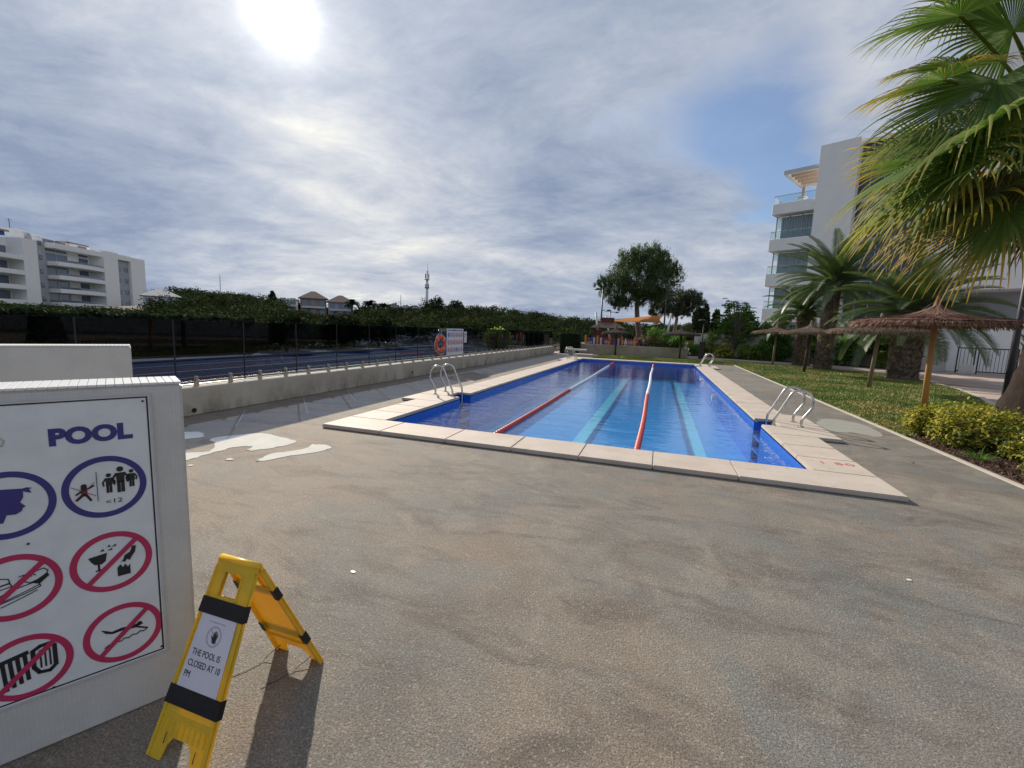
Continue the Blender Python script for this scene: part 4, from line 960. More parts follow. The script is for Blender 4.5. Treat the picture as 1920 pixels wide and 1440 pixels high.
def fan(hub, tip, tint, seed, dead=False, origin=None, R_=None, nseg=62, spread=2.25):
    """costapalmate leaf : petiole from the crown to hub, pleated blade, split and hanging tips"""
    rg = np.random.default_rng(seed); base = Vector((6.13, 9.76, 0)); hub = Vector(hub) - base; tip = Vector(tip) - base
    cr = Vector(CR) + Vector((0, 0, -.1)) if origin is None else Vector(origin)
    ax = (tip - hub); R_ = R_ or ax.length * 1.12; ax.normalize()
    sidev = ax.cross(Vector((0, 0, 1))); sidev = sidev.normalized() if sidev.length > .05 else Vector((1, 0, 0)); nv = sidev.cross(ax).normalized()
    roll = rg.uniform(-.45, .45); sidev, nv = sidev * math.cos(roll) + nv * math.sin(roll), nv * math.cos(roll) - sidev * math.sin(roll)
    V = []; F = []; T = []
    K = 8
    for i in range(nseg):
        th = (i / (nseg - 1) - .5) * 2 * spread; d = (ax * math.cos(th) + sidev * math.sin(th) + nv * (.18 * abs(math.sin(th)) - .05)).normalized()
        wd = (-ax * math.sin(th) + sidev * math.cos(th)).normalized()
        L = R_ * (.62 + .38 * math.cos(th * .5) ** 1.2) * rg.uniform(.90, 1.08) * (1.0 if not dead else rg.uniform(.6, 1))
        spl = rg.uniform(.34, .52); hang = rg.uniform(.5, 1.7) * (1.6 if dead else 1); tw = rg.uniform(-.5, .5); tb = rg.uniform(.75, 1.25)
        p = Vector(hub); o = len(V); dirv = Vector(d)
        for k in range(K + 1):
            u = k / K; full = 2 * spread / nseg * .52
            w = L * u * full if u < spl else L * spl * full * (1 - (u - spl) / (1 - spl)) ** .75 + .0015
            wv = wd * math.cos(tw * max(0, u - spl)) + nv * math.sin(tw * max(0, u - spl)); cr_ = nv * (.30 * w)
            V += [p - wv * w - cr_, p + cr_ * 1.2, p + wv * w - cr_]
            T += [min(1, tint * max(0, (u * tb - .42)) * 2.2 * (.55 + .9 * rg.uniform())) if not dead else 1] * 3
            st = L / K; g = (max(0, u - spl * .75) ** 1.3) * hang * 1.5 + .05
            dirv = (dirv + Vector((0, 0, -1)) * g * .40).normalized(); p = p + dirv * st
        for k in range(K):
            a = o + 3 * k; F += [(a, a + 1, a + 4, a + 3), (a + 1, a + 2, a + 5, a + 4)]
    nv_blade = len(V)
    m = MB(); mid = (cr + hub) * .5 + Vector((0, 0, .16)); pp = []
    for k in range(9):
        t = k / 8; pp.append(cr * (1 - t) ** 2 + mid * 2 * t * (1 - t) + hub * t * t)
    m.tube(pp, [.032 - .014 * k / 8 for k in range(9)], 6)
    o = len(V); V += [Vector(v) for v in m.v]; F += [tuple(q + o for q in f_) for f_ in m.f if len(f_) == 4]; T += [.12] * len(m.v)
    me = npmesh('frond', [tuple(v) for v in V], F, 'dead_frond' if dead else 'fan_leaf')
    at = me.attributes.new('tint', 'FLOAT', 'POINT'); at.data.foreach_set('value', np.array(T, np.float32))
    link('dead_frond' if dead else 'frond', me, None, wp)
FR_ = [(3.54, 8.27, 5.31, 2.61, 8.19, 5.21, .8), (3.82, 7.7, 4.41, 2.46, 7.4, 3.68, .25), (3.72, 8.52, 6.26, 2.72, 8.58, 6.32, .2), (4.0, 8.51, 4.06, 2.76, 8.57, 3.52, .35),
      (4.12, 8.23, 3.66, 3.19, 8.2, 2.93, .9), (4.27, 7.92, 3.42, 3.69, 7.77, 2.48, 1.0), (3.89, 9.21, 4.54, 3.03, 9.53, 4.81, .6), (4.32, 8.46, 5.92, 3.51, 8.29, 6.95, .2),
      (4.02, 8.05, 5.14, 3.27, 7.52, 4.13, .2), (4.83, 8.76, 6.02, 4.35, 8.78, 7.08, .3), (3.75, 8.18, 4.26, 3.11, 7.8, 3.11, .5), (4.16, 7.75, 4.07, 3.13, 7.36, 3.75, .15),
      (4.32, 8.57, 5.57, 3.42, 8.97, 6.37, .3), (4.2, 7.5, 4.23, 3.58, 6.93, 3.46, .3), (4.9, 8.3, 4.2, 4.3, 7.6, 3.5, .4), (4.9, 8.1, 5.4, 4.5, 7.3, 5.8, .1)]
FR = [a for i_, a in enumerate(FR_) if i_ not in (9, 12, 13, 15)]
for i, a in enumerate(FR): fan(a[:3], tuple(h_ + (t_ - h_) * 1.14 for h_, t_ in zip(a[:3], a[3:6])), a[6], 300 + i)
for i, a in enumerate([(3.95, 8.9, 5.75, 3.0, 8.9, 5.9, .5), (3.7, 8.6, 4.9, 2.8, 8.5, 4.4, .3), (4.3, 8.9, 6.6, 3.7, 9.0, 7.4, .3), (4.45, 8.0, 4.6, 3.9, 7.4, 3.7, .2)]): fan(a[:3], a[3:6], a[6], 340 + i)
base = Vector((6.13, 9.76, 0))
for i in range(22):
    a = math.radians(-75 + 130 * (i + .5) / 22 + (i % 3) * 9); el = math.radians((-25, 15, 50)[i % 3]); L = 1.25
    c0 = base + CR; d = Vector((math.cos(a) * math.cos(el), math.sin(a) * math.cos(el), math.sin(el))); h = c0 + d * L; tp = h + (d + Vector((0, 0, -.35))).normalized() * 1.0; fan(h, tp, .3, 400 + i)
for i in range(18):                                                   # brown hanging skirt
    a = 2 * PI * i / 18 * 1.0 + (i % 2) * .1; c0 = base + CR + Vector((0, 0, -.3 - .35 * (i % 3))); d = Vector((math.cos(a), math.sin(a), -.45)); h = c0 + d * (.62 + .2 * (i % 2)); fan(h, h + Vector((d.x * .25, d.y * .25, -.85)), 1, 500 + i, dead=True, nseg=22, spread=1.1)
for i, a in enumerate([(4.65, 8.55, 3.95, 4.45, 8.35, 2.95), (4.77, 8.4, 3.6, 4.5, 8.15, 2.65), (4.35, 8.3, 4.0, 4.1, 8.1, 3.0), (5.0, 8.5, 3.5, 4.9, 8.2, 2.5)]): fan(a[:3], a[3:], 1, 560 + i, dead=True, nseg=30, spread=1.3)

# ================================================================== PINES
def limbs(m, base_, top, n_, R_, rg, r0=.1):
    for i in range(n_):
        a = 2 * PI * i / n_ + rg.uniform(-.3, .3); t = rg.uniform(.0, .7); s = Vector(base_).lerp(Vector(top), t); e = s + Vector((math.cos(a) * R_ * rg.uniform(.6, .9), math.sin(a) * R_ * rg.uniform(.6, .9), R_ * rg.uniform(.25, .75)))
        m.tube([s, s.lerp(e, .5) + Vector((0, 0, .15)), e], [r0 * .7, r0 * .45, r0 * .12], 6)
def pine(label, x, y, trunk, rad, blobs, n_, lsz, mat, seed, name='pine_tree', R_=3.0, asp=.16, sub=.14):
    t = thing(name, label, 'tree', (x, y, 0)); rg = np.random.default_rng(seed)
    m = MB(); m.tube(trunk, rad, 12); limbs(m, trunk[-2], trunk[-1], 13, R_, rg, rad[-1] * 1.3); obj('trunk', m, 'pine_bark', t, True)
    P = crown_points(blobs, n_, rg, .40, sub * .62, 56); P[:, 2] += np.abs(rg.normal(size=len(P))) * .12; d = np.tile(np.array([[0, 0, .9]]), (len(P), 1)) + rg.normal(size=P.shape) * .55
    V, F = leafquads(P, lsz, asp, 0, rg, d); link('crown', npmesh('crown', V, F, mat), None, t)
pine('large round-crowned pine rising above the playground shade sail', -1.75, 42.0,
     [(0, 0, 0.2), (-.08, 0, 1.6), (-.35, 0, 3.0), (-.45, .1, 4.0), (-.4, .2, 5.4)], [.30, .26, .22, .2, .15],
     [(-.3, 0, 6.9, 3.0, 2.8, 2.1), (-2.5, 0, 5.7, 1.6, 1.6, 1.4), (1.6, .3, 6.3, 1.9, 1.9, 1.7), (.3, 0, 8.2, 1.7, 1.7, 1.2), (-1.2, 0, 7.7, 1.4, 1.4, 1.2), (-3.6, .2, 5.9, .8, 1, .7), (2.6, 0, 7.0, .5, .6, .9), (-.9, -.5, 4.6, 1.6, 1.4, .9), (-1.9, 0, 4.2, .8, .8, .7), (1.2, .5, 5.0, 1.3, 1.2, .9), (1.4, 0, 8.0, .8, .8, .8)], 46000, .26, 'pine_needle', 31, R_=2.6)
pine('darker spreading pine behind and right of the large one', 1.45, 55.0,
     [(.0, 0, 0), (.1, 0, 1.8), (.25, .1, 3.4), (.1, .1, 4.6)], [.25, .2, .17, .12],
     [(-.5, 0, 4.9, 2.3, 2, 1.3), (1.2, 0, 6.0, 1.5, 1.5, .7), (2.0, 0, 5.3, 1.3, 1.3, .7), (-1.6, 0, 5.9, 1.4, 1.4, .8), (.9, .2, 4.2, 1.2, 1.2, .7), (-2.1, 0, 4.2, 1.0, 1, .8)], 26000, .27, 'pine_needle_dark', 32, R_=2.2)

# ================================================================== FAR WOODLAND
def wood_mass(name, label, zones, seed, nleaf=420, sz=.36):
    rg = np.random.default_rng(seed); base_ = []
    for q in range(5):
        bl = [(0, 0, 0, 1, 1, .8)] + [(rg.uniform(-.7, .7), rg.uniform(-.7, .7), rg.uniform(-.4, .4), .55, .55, .45) for _ in range(4)]
        base_.append(crown_points(bl, nleaf, rg, .55, .13, 8))
    parts = []
    SH = []
    for (x, y, z, r, h) in zones:
        P = base_[rg.integers(5)]; a = rg.uniform(0, 2 * PI); c, s = math.cos(a), math.sin(a)
        Q = np.stack([P[:, 0] * c - P[:, 1] * s, P[:, 0] * s + P[:, 1] * c, P[:, 2]], 1) * np.array([r, r, h * .5]) + np.array([x, y, z + h * .5])
        nr = Q - np.array([x, y, z + h * .35]); nr /= np.linalg.norm(nr, axis=1, keepdims=True)
        parts.append(leafquads(Q, sz * (.4 + .35 * r / 2), .7, .6, rg, None, .4, nr)); SH.append(np.full(4 * len(Q), rg.uniform(0, 1), np.float32))
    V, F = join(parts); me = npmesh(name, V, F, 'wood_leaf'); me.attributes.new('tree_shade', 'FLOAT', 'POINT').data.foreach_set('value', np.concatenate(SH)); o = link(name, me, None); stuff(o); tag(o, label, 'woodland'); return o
rg = np.random.default_rng(91); Z = []
for _ in range(1250):
    a_ = rg.uniform(-68, -5); az = math.radians(a_); d = 44 + 84 * rg.uniform() ** .75
    x, y = d * math.sin(az), d * math.cos(az)
    if x > -33.5 and y < 64: continue
    r = rg.uniform(1.3, 2.7) * (1.3 if rg.uniform() < .12 else 1); t_ = top_h(x, y) + rg.normal() * .6 - .2 + (.5 if r > 2.4 else 0)
    if -46 < a_ < -37 and d < 116: t_ = min(t_, 1.6 + d * (.019 if a_ > -43 else .024))
    if a_ < -57: t_ = min(t_, 1.6 + d * .012)
    h = r * rg.uniform(1.2, 1.6); Z.append((x, y, t_ - h, r, h))
wood_mass('hillside_woodland', 'dark green wooded hillside of rounded trees beyond the road', Z, 92)
Z = []
for _ in range(520):
    a_ = rg.uniform(-9, 17); az = math.radians(a_); d = rg.uniform(66, 122); x, y = d * math.sin(az), d * math.cos(az)
    r = rg.uniform(1.2, 2.3); t_ = 1.6 + d * sky_el(a_) * (.35 + .65 * (d - 66) / 56) + rg.normal() * .3; h = r * rg.uniform(1.4, 1.9); Z.append((x, y, t_ - h, r, h))
wood_mass('far_woodland', 'dark wooded rise behind the playground and path', Z, 93)
# verge shrubs and hedge along the far side of the road
def bush(name, label, cat, x, y, blobs, n_, lsz, mat, seed, asp=.5, up=.4, z=0, group=None, stems=3, per=10, sub=.16, shell=.5):
    t = thing(name, label, cat, (x, y, z), 0, group); rg = np.random.default_rng(seed)
    PP_ = crown_points(blobs, n_, rg, shell, sub, per); nr = PP_ - np.array(blobs, float)[:, :3].mean(0) * np.array([1, 1, .3]); nr /= np.linalg.norm(nr, axis=1, keepdims=True) + 1e-6; nr[:, 2] += up
    V, F = leafquads(PP_, lsz, asp, up, rg, None, .4, nr); V[:, 2] = np.maximum(V[:, 2], .01)
    link('foliage', npmesh('foliage', V, F, mat), None, t)
    m = MB()
    for i in range(stems):
        a = rg.uniform(0, 6.28); b_ = blobs[i % len(blobs)]; m.tube([(.05 * math.cos(a), .05 * math.sin(a), 0), (b_[0] * .6, b_[1] * .6, b_[2] * .55), (b_[0], b_[1], b_[2] + b_[5] * .3)], [.035, .025, .01], 6)
    obj('stem', m, 'stem_bark', t); return t
def hedge(name, label, a, c, w, h, z, n_, lsz, mat, seed):
    t = thing(name, label, 'hedge', (a[0], a[1], z)); rg = np.random.default_rng(seed); A_ = Vector((a[0], a[1])); D_ = Vector((c[0] - a[0], c[1] - a[1])); L = D_.length; D_.normalize(); N_ = Vector((-D_.y, D_.x))
    u = rg.uniform(0, L, n_); v = rg.uniform(-1, 1, n_); zz_ = rg.uniform(0, 1, n_); face = rg.uniform(0, 1, n_)
    v = np.where(face < .62, np.sign(v) * (1 - .12 * rg.uniform(0, 1, n_)), v); zz_ = np.where(face >= .62, 1 - .06 * rg.uniform(0, 1, n_) + .04 * np.sin(u * 2.3), zz_)
    P = np.stack([u * D_.x + v * w / 2 * N_.x, u * D_.y + v * w / 2 * N_.y, zz_ * h], 1) + rg.normal(size=(n_, 3)) * .05
    V, F = leafquads(P, lsz, .55, .3, rg); link('foliage', npmesh('foliage', V, F, mat), None, t)
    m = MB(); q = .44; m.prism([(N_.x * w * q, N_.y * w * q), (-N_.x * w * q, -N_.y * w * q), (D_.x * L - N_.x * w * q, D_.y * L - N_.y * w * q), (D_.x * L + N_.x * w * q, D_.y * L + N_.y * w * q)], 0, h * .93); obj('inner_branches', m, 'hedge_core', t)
    return t
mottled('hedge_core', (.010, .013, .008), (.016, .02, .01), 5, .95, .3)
hedge('tall_hedge', 'long dark hedge below the white apartment block on the left', (-40, -6), (-34.5, 30), 1.6, 2.95, -1.35, 42000, .30, 'hedge_leaf', 51)
hedge('clipped_hedge', 'dark clipped hedge block at the far end of the glass fence', (-6.75, 31.3), (-5.35, 31.5), 1.1, 1.38, 0, 9000, .075, 'hedge_leaf', 52)
for i, (x, y, r, h, mt, lb_) in enumerate([(-33.5, 33, 2.3, 3.2, 'wood_leaf', 'rounded dark roadside tree left of the flat fields'), (-33, 40, 2.5, 3.3, 'wood_leaf', 'broad dark roadside tree across the road, middle of the row'), (-33.5, 47.5, 2.3, 3.2, 'wood_leaf', 'dark roadside tree across the road before the light green one'),
                                           (-17.5, 47, 1.5, 2.6, 'shrub_light', 'light green young tree seen over the fence right of the rules board')]):
    t = thing('roadside_tree', lb_, 'tree', (x, y, -1.35)); rg = np.random.default_rng(600 + i)
    V, F = leafquads(crown_points([(0, 0, h * .62, r, r, h * .42), (r * .5, 0, h * .8, r * .5, r * .5, r * .4), (-r * .4, .3, h * .75, r * .6, r * .6, r * .4)], 5200, rg, .4, .12, 14), .30, .6, .3, rg)
    link('crown', npmesh('crown', V, F, mt), None, t); m = MB(); m.tube([(0, 0, 0), (.1, 0, h * .4), (0, .1, h * .7)], [.16, .12, .05], 8); obj('trunk', m, 'pine_bark', t)
m = MB(); m.box(-38.4, -37.9, 24.6, 27.2, -1.35, 1.25); o = link('boundary_block', bevel(m.mesh('boundary_block'), .03, 1), 'beige_wall_render'); tag(o, 'brownish block wall end seen through the glass at the end of the dark hedge', 'wall')

def ridge_tree(label, x, y, z, r, h, seed, mat='hedge_leaf', cat='tree', name='ridge_tree'):
    t = thing(name, label, cat, (x, y, z - h)); rg = np.random.default_rng(seed)
    V, F = leafquads(crown_points([(0, 0, h * .6, r, r, h * .42), (r * .35, 0, h * .75, r * .55, r * .5, h * .25), (-r * .45, 0, h * .55, r * .6, r * .5, h * .25)], 2600, rg, .3, .12, 14), .42, .6, .3, rg)
    link('crown', npmesh('crown', V, F, mat), None, t); m = MB(); m.tube([(0, 0, 0), (0, 0, h * .6)], [.2, .1], 8); obj('trunk', m, 'pine_bark', t)
ridge_tree('large dark round tree on the ridge beside the telecom mast', -52.7, 96.5, 8.4, 3.1, 7.2, 701)
ridge_tree('second dark round tree on the ridge right of the mast', -47.8, 99, 7.7, 1.9, 5.2, 702)
ridge_tree('thin dark cypress on the ridge left of the red roofed houses', -80.1, 75.4, 7.6, .6, 4.0, 703, name='cypress')
ridge_tree('left tip of the trio of slim dark conifers beyond the path', 4.89, 69.8, 5.6, .55, 4.6, 704, name='conifer'); ridge_tree('middle slim dark conifer beyond the path', 5.9, 69.8, 6.0, .6, 5.0, 705, name='conifer'); ridge_tree('right small dark conifer beyond the path', 7.4, 69.6, 5.2, .5, 4.2, 706, name='conifer')
ridge_tree('wide dark tree beyond the path, behind the low bright shrubs', 10.5, 69, 5.2, 2.4, 5.0, 707)
for i, (x, y, z) in enumerate([(-68.1, 86.3, 5.9), (-65.0, 88.7, 6.0), (-62.4, 90.6, 5.7)]):
    t = thing('ridge_palm', ['left most of the three small palms on the ridge by the houses', 'middle of the three small palms on the ridge', 'right most of the three small palms on the ridge'][i], 'palm tree', (x, y, z - 4), 0, 'small palms on the ridge'); rg = np.random.default_rng(720 + i)
    m = MB(); m.tube([(0, 0, 0), (0, 0, 3.6)], [.3, .25], 8); obj('trunk', m, 'palm_trunk', t)
    V, F = pinnate(2.1, (.9, -.9), 22, rg, .7, .12); me = npmesh('frond', V, F, 'hedge_leaf')
    for k in range(16): o = link('frond', me, None, t); o.rotation_euler = (0, rg.uniform(-.7, .5), k * 2.4); o.location = (0, 0, 3.6)

# ================================================================== FAR BUILDINGS
# left apartment block
ax = Vector((-121.92 + 110.72, 76.62 - 51.24, 0)); LA = math.atan2(ax.y, ax.x)
lb = thing('apartment_block', 'long white apartment block with curved balconies behind the hedge on the left', 'building', (-110.72, 51.24, 0), LA)
def part(name, mat, parent, *boxes, bv=0):
    m = MB()
    for b_ in boxes: m.box(*b_)
    me = m.mesh(name)
    if bv: bevel(me, bv, 1)
    return link(name, me, mat, parent)
# local x to the right along the facade, +y = away from camera
part('wall', 'white_render', lb, (15.8, 19.8, 0, 12, -3, 15.3), (23.6, 28.2, 0, 12, -3, 15.0), (-2.0, .7, 0, 12, -3, 14.6), (-30, -2.0, 2.6, 12, -3, 14.4), (.7, 15.8, 3.0, 12, -3, 14.9))
part('grey_wall', 'building_grey', lb, (19.8, 23.6, .6, 12, -3, 14.2)); part('grey_wall', 'building_grey', lb, (.7, 4.6, 2.0, 3.0, -3, 14.9))
part('roof_parapet', 'white_render', lb, (19.8, 23.6, 0, .6, 14.0, 15.1), (4.6, 15.8, .4, 3.0, 13.9, 14.9))
for k, (x0, x1, z0, z1) in enumerate([(.9, 3.0, 14.9, 16.6), (3.6, 4.2, 14.9, 16.4), (4.4, 8.4, 14.9, 16.2), (9.5, 12.5, 14.9, 15.9), (13.5, 17.5, 15.3, 15.9), (19, 22.5, 15.1, 15.8)]):
    part('roof_structure', 'building_grey' if k % 2 else 'white_render', lb, (x0, x1, 4, 8, z0, z1), bv=.05)
part('pergola', 'pergola_beige', lb, (8.5, 9.0, 1, 6, 15.5, 15.8), (8.5, 13.5, 1, 1.4, 15.5, 15.8), (28.2, 29.6, 2, 6, 12.6, 12.9), (-8, -3, 1, 1.4, 15.3, 15.6))
part('awning', 'blue_awning', lb, (-12, -3.4, 1.4, 5, 14.6, 15.6))
for k in range(6):
    z = 2.9 + 2.62 * k - 2.62
    def curved(x0, x1, bulge, z0, z1, dep=.22):
        m = MB(); N_ = 12; pts = [(x0 + (x1 - x0) * i / N_, -bulge * math.sin(PI * i / N_)) for i in range(N_ + 1)] + [(x1, 2.9), (x0, 2.9)]; m.prism(pts, z0, z1); return m
    if k < 5:
        obj('balcony', curved(4.8, 15.75, .9, z - .15, z + .62), 'white_render', lb)
        m = MB(); N_ = 12; pts = [(4.85 + 10.8 * i / N_, -.88 * math.sin(PI * i / N_)) for i in range(N_ + 1)]
        for (a0, a1), (c0, c1) in zip(pts, pts[1:]): m.add([(a0, a1, z + .62), (c0, c1, z + .62), (c0, c1, z + 1.05), (a0, a1, z + 1.05)], [(0, 1, 2, 3)])
        obj('balcony_railing', m, 'window_glass', lb)
    part('window', 'window_glass', lb, (13.2, 15.2, 2.80, 2.98, z + .1, z + 2.3)); o = part('window', 'window_glass', lb, (5.4, 10.0, 2.80, 2.98, z + .1, z + 2.3)); part('frame', 'pale_paint', o, (10.1, 10.3, 2.7, 2.95, z + .1, z + 2.3), (7.6, 7.7, 2.74, 2.79, z + .1, z + 2.3))
    if k < 5:
        obj('balcony', curved(-9.5, -2.0, .7, z - .15, z + .62), 'white_render', lb); part('window', 'window_glass', lb, (-9, -2.4, 2.40, 2.58, z + .1, z + 2.2))
        obj('balcony', curved(-19, -11, .7, z - .15, z + .62), 'white_render', lb); part('window', 'window_glass', lb, (-18, -11.5, 2.40, 2.58, z + .1, z + 2.2))
    for x in (20.2, 22.3): part('window', 'window_glass', lb, (x, x + .95, .5, .58, z + .7, z + 1.7))
    for x in (1.4, 3.2): part('window', 'window_glass', lb, (x, x + .7, 1.92, 1.98, z + .7, z + 1.6))
    part('side_balcony', 'white_render', lb, (28.2, 29.9, 2.5, 7, z - .1, z + .75))
m = MB(); m.tube([(1.5, 5, 16.5), (1.5, 5, 18.4)], .05, 5); m.tube([(1.0, 5, 18.2), (2.0, 5, 18.2)], .04, 5); obj('aerial', m, 'black_metal', lb)

def house(name, label, x, y, z, w, d, h, rh, rz, wallm, hip=True, wins=3, floors=2, cat='house'):
    t = thing(name, label, cat, (x, y, z), rz)
    part('wall', wallm, t, (-w / 2, w / 2, 0, d, 0, h)); m = MB(); e = .5
    if hip: m.add([(-w / 2 - e, -e, h), (w / 2 + e, -e, h), (w / 2 + e, d + e, h), (-w / 2 - e, d + e, h), (-w * .08, d / 2, h + rh), (w * .08, d / 2, h + rh)], [(3, 2, 1, 0), (0, 1, 5, 4), (1, 2, 5), (2, 3, 4, 5), (3, 0, 4)])
    else: m.box(-w / 2 - .2, w / 2 + .2, -.2, d, h, h + rh)
    obj('roof', m, ('building_grey' if name == 'gabled_house' else 'roof_tile') if hip else 'garden_wall_render', t)
    for f_ in range(floors):
        for i in range(wins):
            x_ = -w / 2 + w * (i + .5) / wins; part('window', 'window_glass', t, (x_ - w / wins * .3, x_ + w / wins * .3, -.06, -.01, .5 + f_ * h / floors, .5 + f_ * h / floors + 1.3))
        part('balcony', 'pale_paint', t, (-w / 2 + .3, w / 2 - .3, -1.0, -.1, f_ * h / floors - .1, f_ * h / floors + .35))
house('hill_house', 'left of the twin red roofed houses on the ridge', -77.6, 84.6, 2.6, 5.6, 6, 4.3, 1.8, math.radians(42), 'house_wall')
house('hill_house', 'right of the twin red roofed houses on the ridge, white awnings below', -72.9, 88.3, 2.4, 5.6, 6, 3.9, 1.8, math.radians(40), 'building_grey')
house('hill_house', 'low flat white house on the ridge left of the twin roofs', -82.3, 80.4, 3.6, 6, 5, 2.6, .3, math.radians(42), 'white_render', False)
house('hill_house', 'low house with dark roof on the ridge, left of the large round tree', -58.2, 93.2, 3.2, 6.5, 5, 2.4, .3, math.radians(32), 'roof_tile', False)
house('gabled_house', 'house with grey hipped roof and tall columns just right of the white apartment block', -84.4, 55.6, 0.5, 5.0, 6, 4.5, 1.5, math.radians(58), 'pale_paint')

# telecom mast and thin aerials
t = thing('telecom_mast', 'tall white telecom mast with antennas rising behind the ridge trees', 'mast', (-78.5, 139.4, 0))
m = MB(); m.tube([(0, 0, 0), (0, 0, 17.5)], [.62, .42], 12); obj('pole', m, 'pale_paint', t, True)
m = MB(); m.tube([(0, 0, 17.5), (0, 0, 20.4)], .16, 8); m.cyl(0, 0, 17.4, 17.55, .9, .9, 12); m.cyl(0, 0, 14.6, 14.75, .8, .8, 12); obj('mast_top', m, 'black_metal', t)
for k in range(6):
    a = 2 * PI * k / 6
    for z in (15.2, 18.6): m = MB(); m.box(-.14, .14, -.1, .1, -.8, .8); o = obj('antenna', m, 'black_metal' if z > 18 else 'pale_paint', t); o.location = (.62 * math.cos(a), .62 * math.sin(a), z); o.rotation_euler = (0, 0, a)
m = MB(); m.tube([(0, 0, 20.4), (0, 0, 23.0)], .04, 5); m.tube([(.4, 0, 19.4), (.4, 0, 21.6)], .035, 5); obj('whip_aerial', m, 'black_metal', t)
for lab, x, y, z0, z1 in (('thin red and white lattice aerial on the left ridge', -86.2, 68.3, 3, 10.3), ('short thin aerial on the ridge left of the mast', -59.2, 92.7, 3, 8.6)):
    t = thing('lattice_aerial', lab, 'aerial', (x, y, z0)); 
    for k in range(3): a = 2 * PI * k / 3; m = MB(); m.tube([(.14 * math.cos(a), .14 * math.sin(a), 0), (.03 * math.cos(a), .03 * math.sin(a), z1 - z0)], .03, 5); obj('leg', m, 'pale_paint', t)
    m = MB()
    for k in range(14):
        z = (z1 - z0) * k / 14; s = .14 - .008 * k; m.tube([(-s, 0, z), (s, 0, z + .4)], .018, 4)
    obj('bracing', m, 'roof_tile', t)

# ================================================================== RIGHT APARTMENT BUILDING
bA = math.atan2(-.488, .873)
B = thing('apartment_building', 'modern white apartment building with glass balconies and rooftop pergola on the right', 'building', (7.888, 39.40, 0), bA)
part('wall', 'white_render', B, (2.30, 4.60, -.12, 11, 0, 15.25), (9.0, 22, -.05, 12, 4.9, 15.2), (9.6, 30, .3, 12, 15.2, 19.2), (9.0, 30, .1, 12, 0, 3.1), (22, 40, -.05, 12, 0, 15.2), (2.30, 2.6, 0, 12, 0, 12))
part('balcony_recess', 'building_grey', B, (9.0, 22, 2.2, 2.4, 3.1, 4.9))
part('glazed_strip', 'dark_screen', B, (4.60, 9.0, .7, 1.0, 2.95, 14.95))
part('side_return', 'white_render', B, (4.6, 9.0, .5, .72, 0, 2.9), (8.6, 9.0, -.2, .7, 0, 15.2), (4.6, 9.0, .5, 1.1, 14.95, 15.2))
for k in range(5): part('mullion', 'building_grey', B, (5.2 + .75 * k, 5.26 + .75 * k, .62, .70, 2.95, 14.95))
for z in (5.7, 8.4, 11.1, 13.8): part('glazing_band', 'building_grey', B, (4.6, 8.6, .60, .69, z, z + .25))
part('roof_window', 'window_glass', B, (8.3, 9.55, .9, 1.0, 15.2, 17.2)); part('roof_window_frame', 'pale_paint', B, (8.25, 8.32, .85, 1.02, 15.2, 17.3), (8.85, 8.92, .82, .89, 15.2, 17.3), (8.25, 9.6, .82, 1.04, 17.2, 17.3))
part('canopy_slab', 'white_render', B, (4.6, 9.0, -1.4, .5, 2.55, 2.9))
for k, (za, zb) in enumerate(((10.96, 11.76), (8.24, 9.13), (5.60, 6.55), (2.95, 3.90))):
    part('balcony', 'white_render', B, (-.50, 2.295, 0, .22, za, zb), (-.50, -.28, .22, 5, za, zb), (-.28, 2.295, .22, 5, za, za + .3), bv=.02)
    m = MB(); m.box(-.45, 2.29, .08, .10, zb, zb + .52 + (.1 if k == 0 else 0)); m.box(-.45, -.43, .10, 5, zb, zb + .52); r_ = obj('balcony_railing', m, 'railing_glass', B)
    m = MB(); m.tube([(-.45, .09, zb + .56), (2.29, .09, zb + .56)], .022, 6); m.tube([(-.44, .09, zb + .56), (-.44, 5, zb + .56)], .022, 6); obj('handrail', m, 'stainless_steel', r_)
    if k > 0:
        ztop = (10.90, 8.2, 5.56)[k - 1]
        w_ = part('window', 'curtain_fabric', B, (-.05, 2.29, .95, 1.0, za + .3, ztop)); 
        m = MB()
        for i in range(14): x = -.03 + i * .165; m.box(x, x + .10, .86 + .03 * (i % 2), .94, za + .35, ztop - .02)
        obj('curtain', m, 'curtain_fabric', w_)
        m = MB(); m.box(-.25, 2.29, .55, .57, zb - .5, ztop); m.box(-.27, -.25, .55, 4, zb - .5, ztop); obj('pane', m, 'railing_glass', w_)
        for x in (-.28, .6, 1.45, 2.24): part('frame', 'building_grey', w_, (x, x + .05, .50, .58, zb - .4, ztop))
part('window', 'window_glass', B, (.0, 2.29, 1.2, 1.3, 0.3, 2.9)); part('ground_wall', 'white_render', B, (-.5, 2.295, .2, .4, 0, 1.4))
# rooftop pergola
pg = part('pergola', 'pale_paint', B, (.05, 2.29, 0, .22, 13.8, 14.08), (.05, .27, .22, 4.2, 13.8, 14.08), (.27, 2.29, 4.0, 4.2, 13.8, 14.08))
for i in range(4): part('slat', 'pergola_beige', pg, (.27, 2.29, .95 + .8 * i, 1.15 + .8 * i, 13.84, 14.04))
part('pergola_post', 'pergola_beige', B, (2.05, 2.29, 3.9, 4.1, 11.3, 13.8), (.27, .45, 3.85, 4.0, 11.3, 13.8))
part('penthouse_wall', 'white_render', B, (1.3, 2.29, 4.3, 7, 11.3, 13.8))
m = MB(); m.box(.9, 1.35, .7, 1.15, 11.5, 12.1); m.tube([(1.12, .92, 11.3), (1.12, .92, 12.15)], .03, 6); m.box(.8, 1.45, .6, 1.25, 12.14, 12.2); obj('terrace_table', m, 'white_plastic', B)
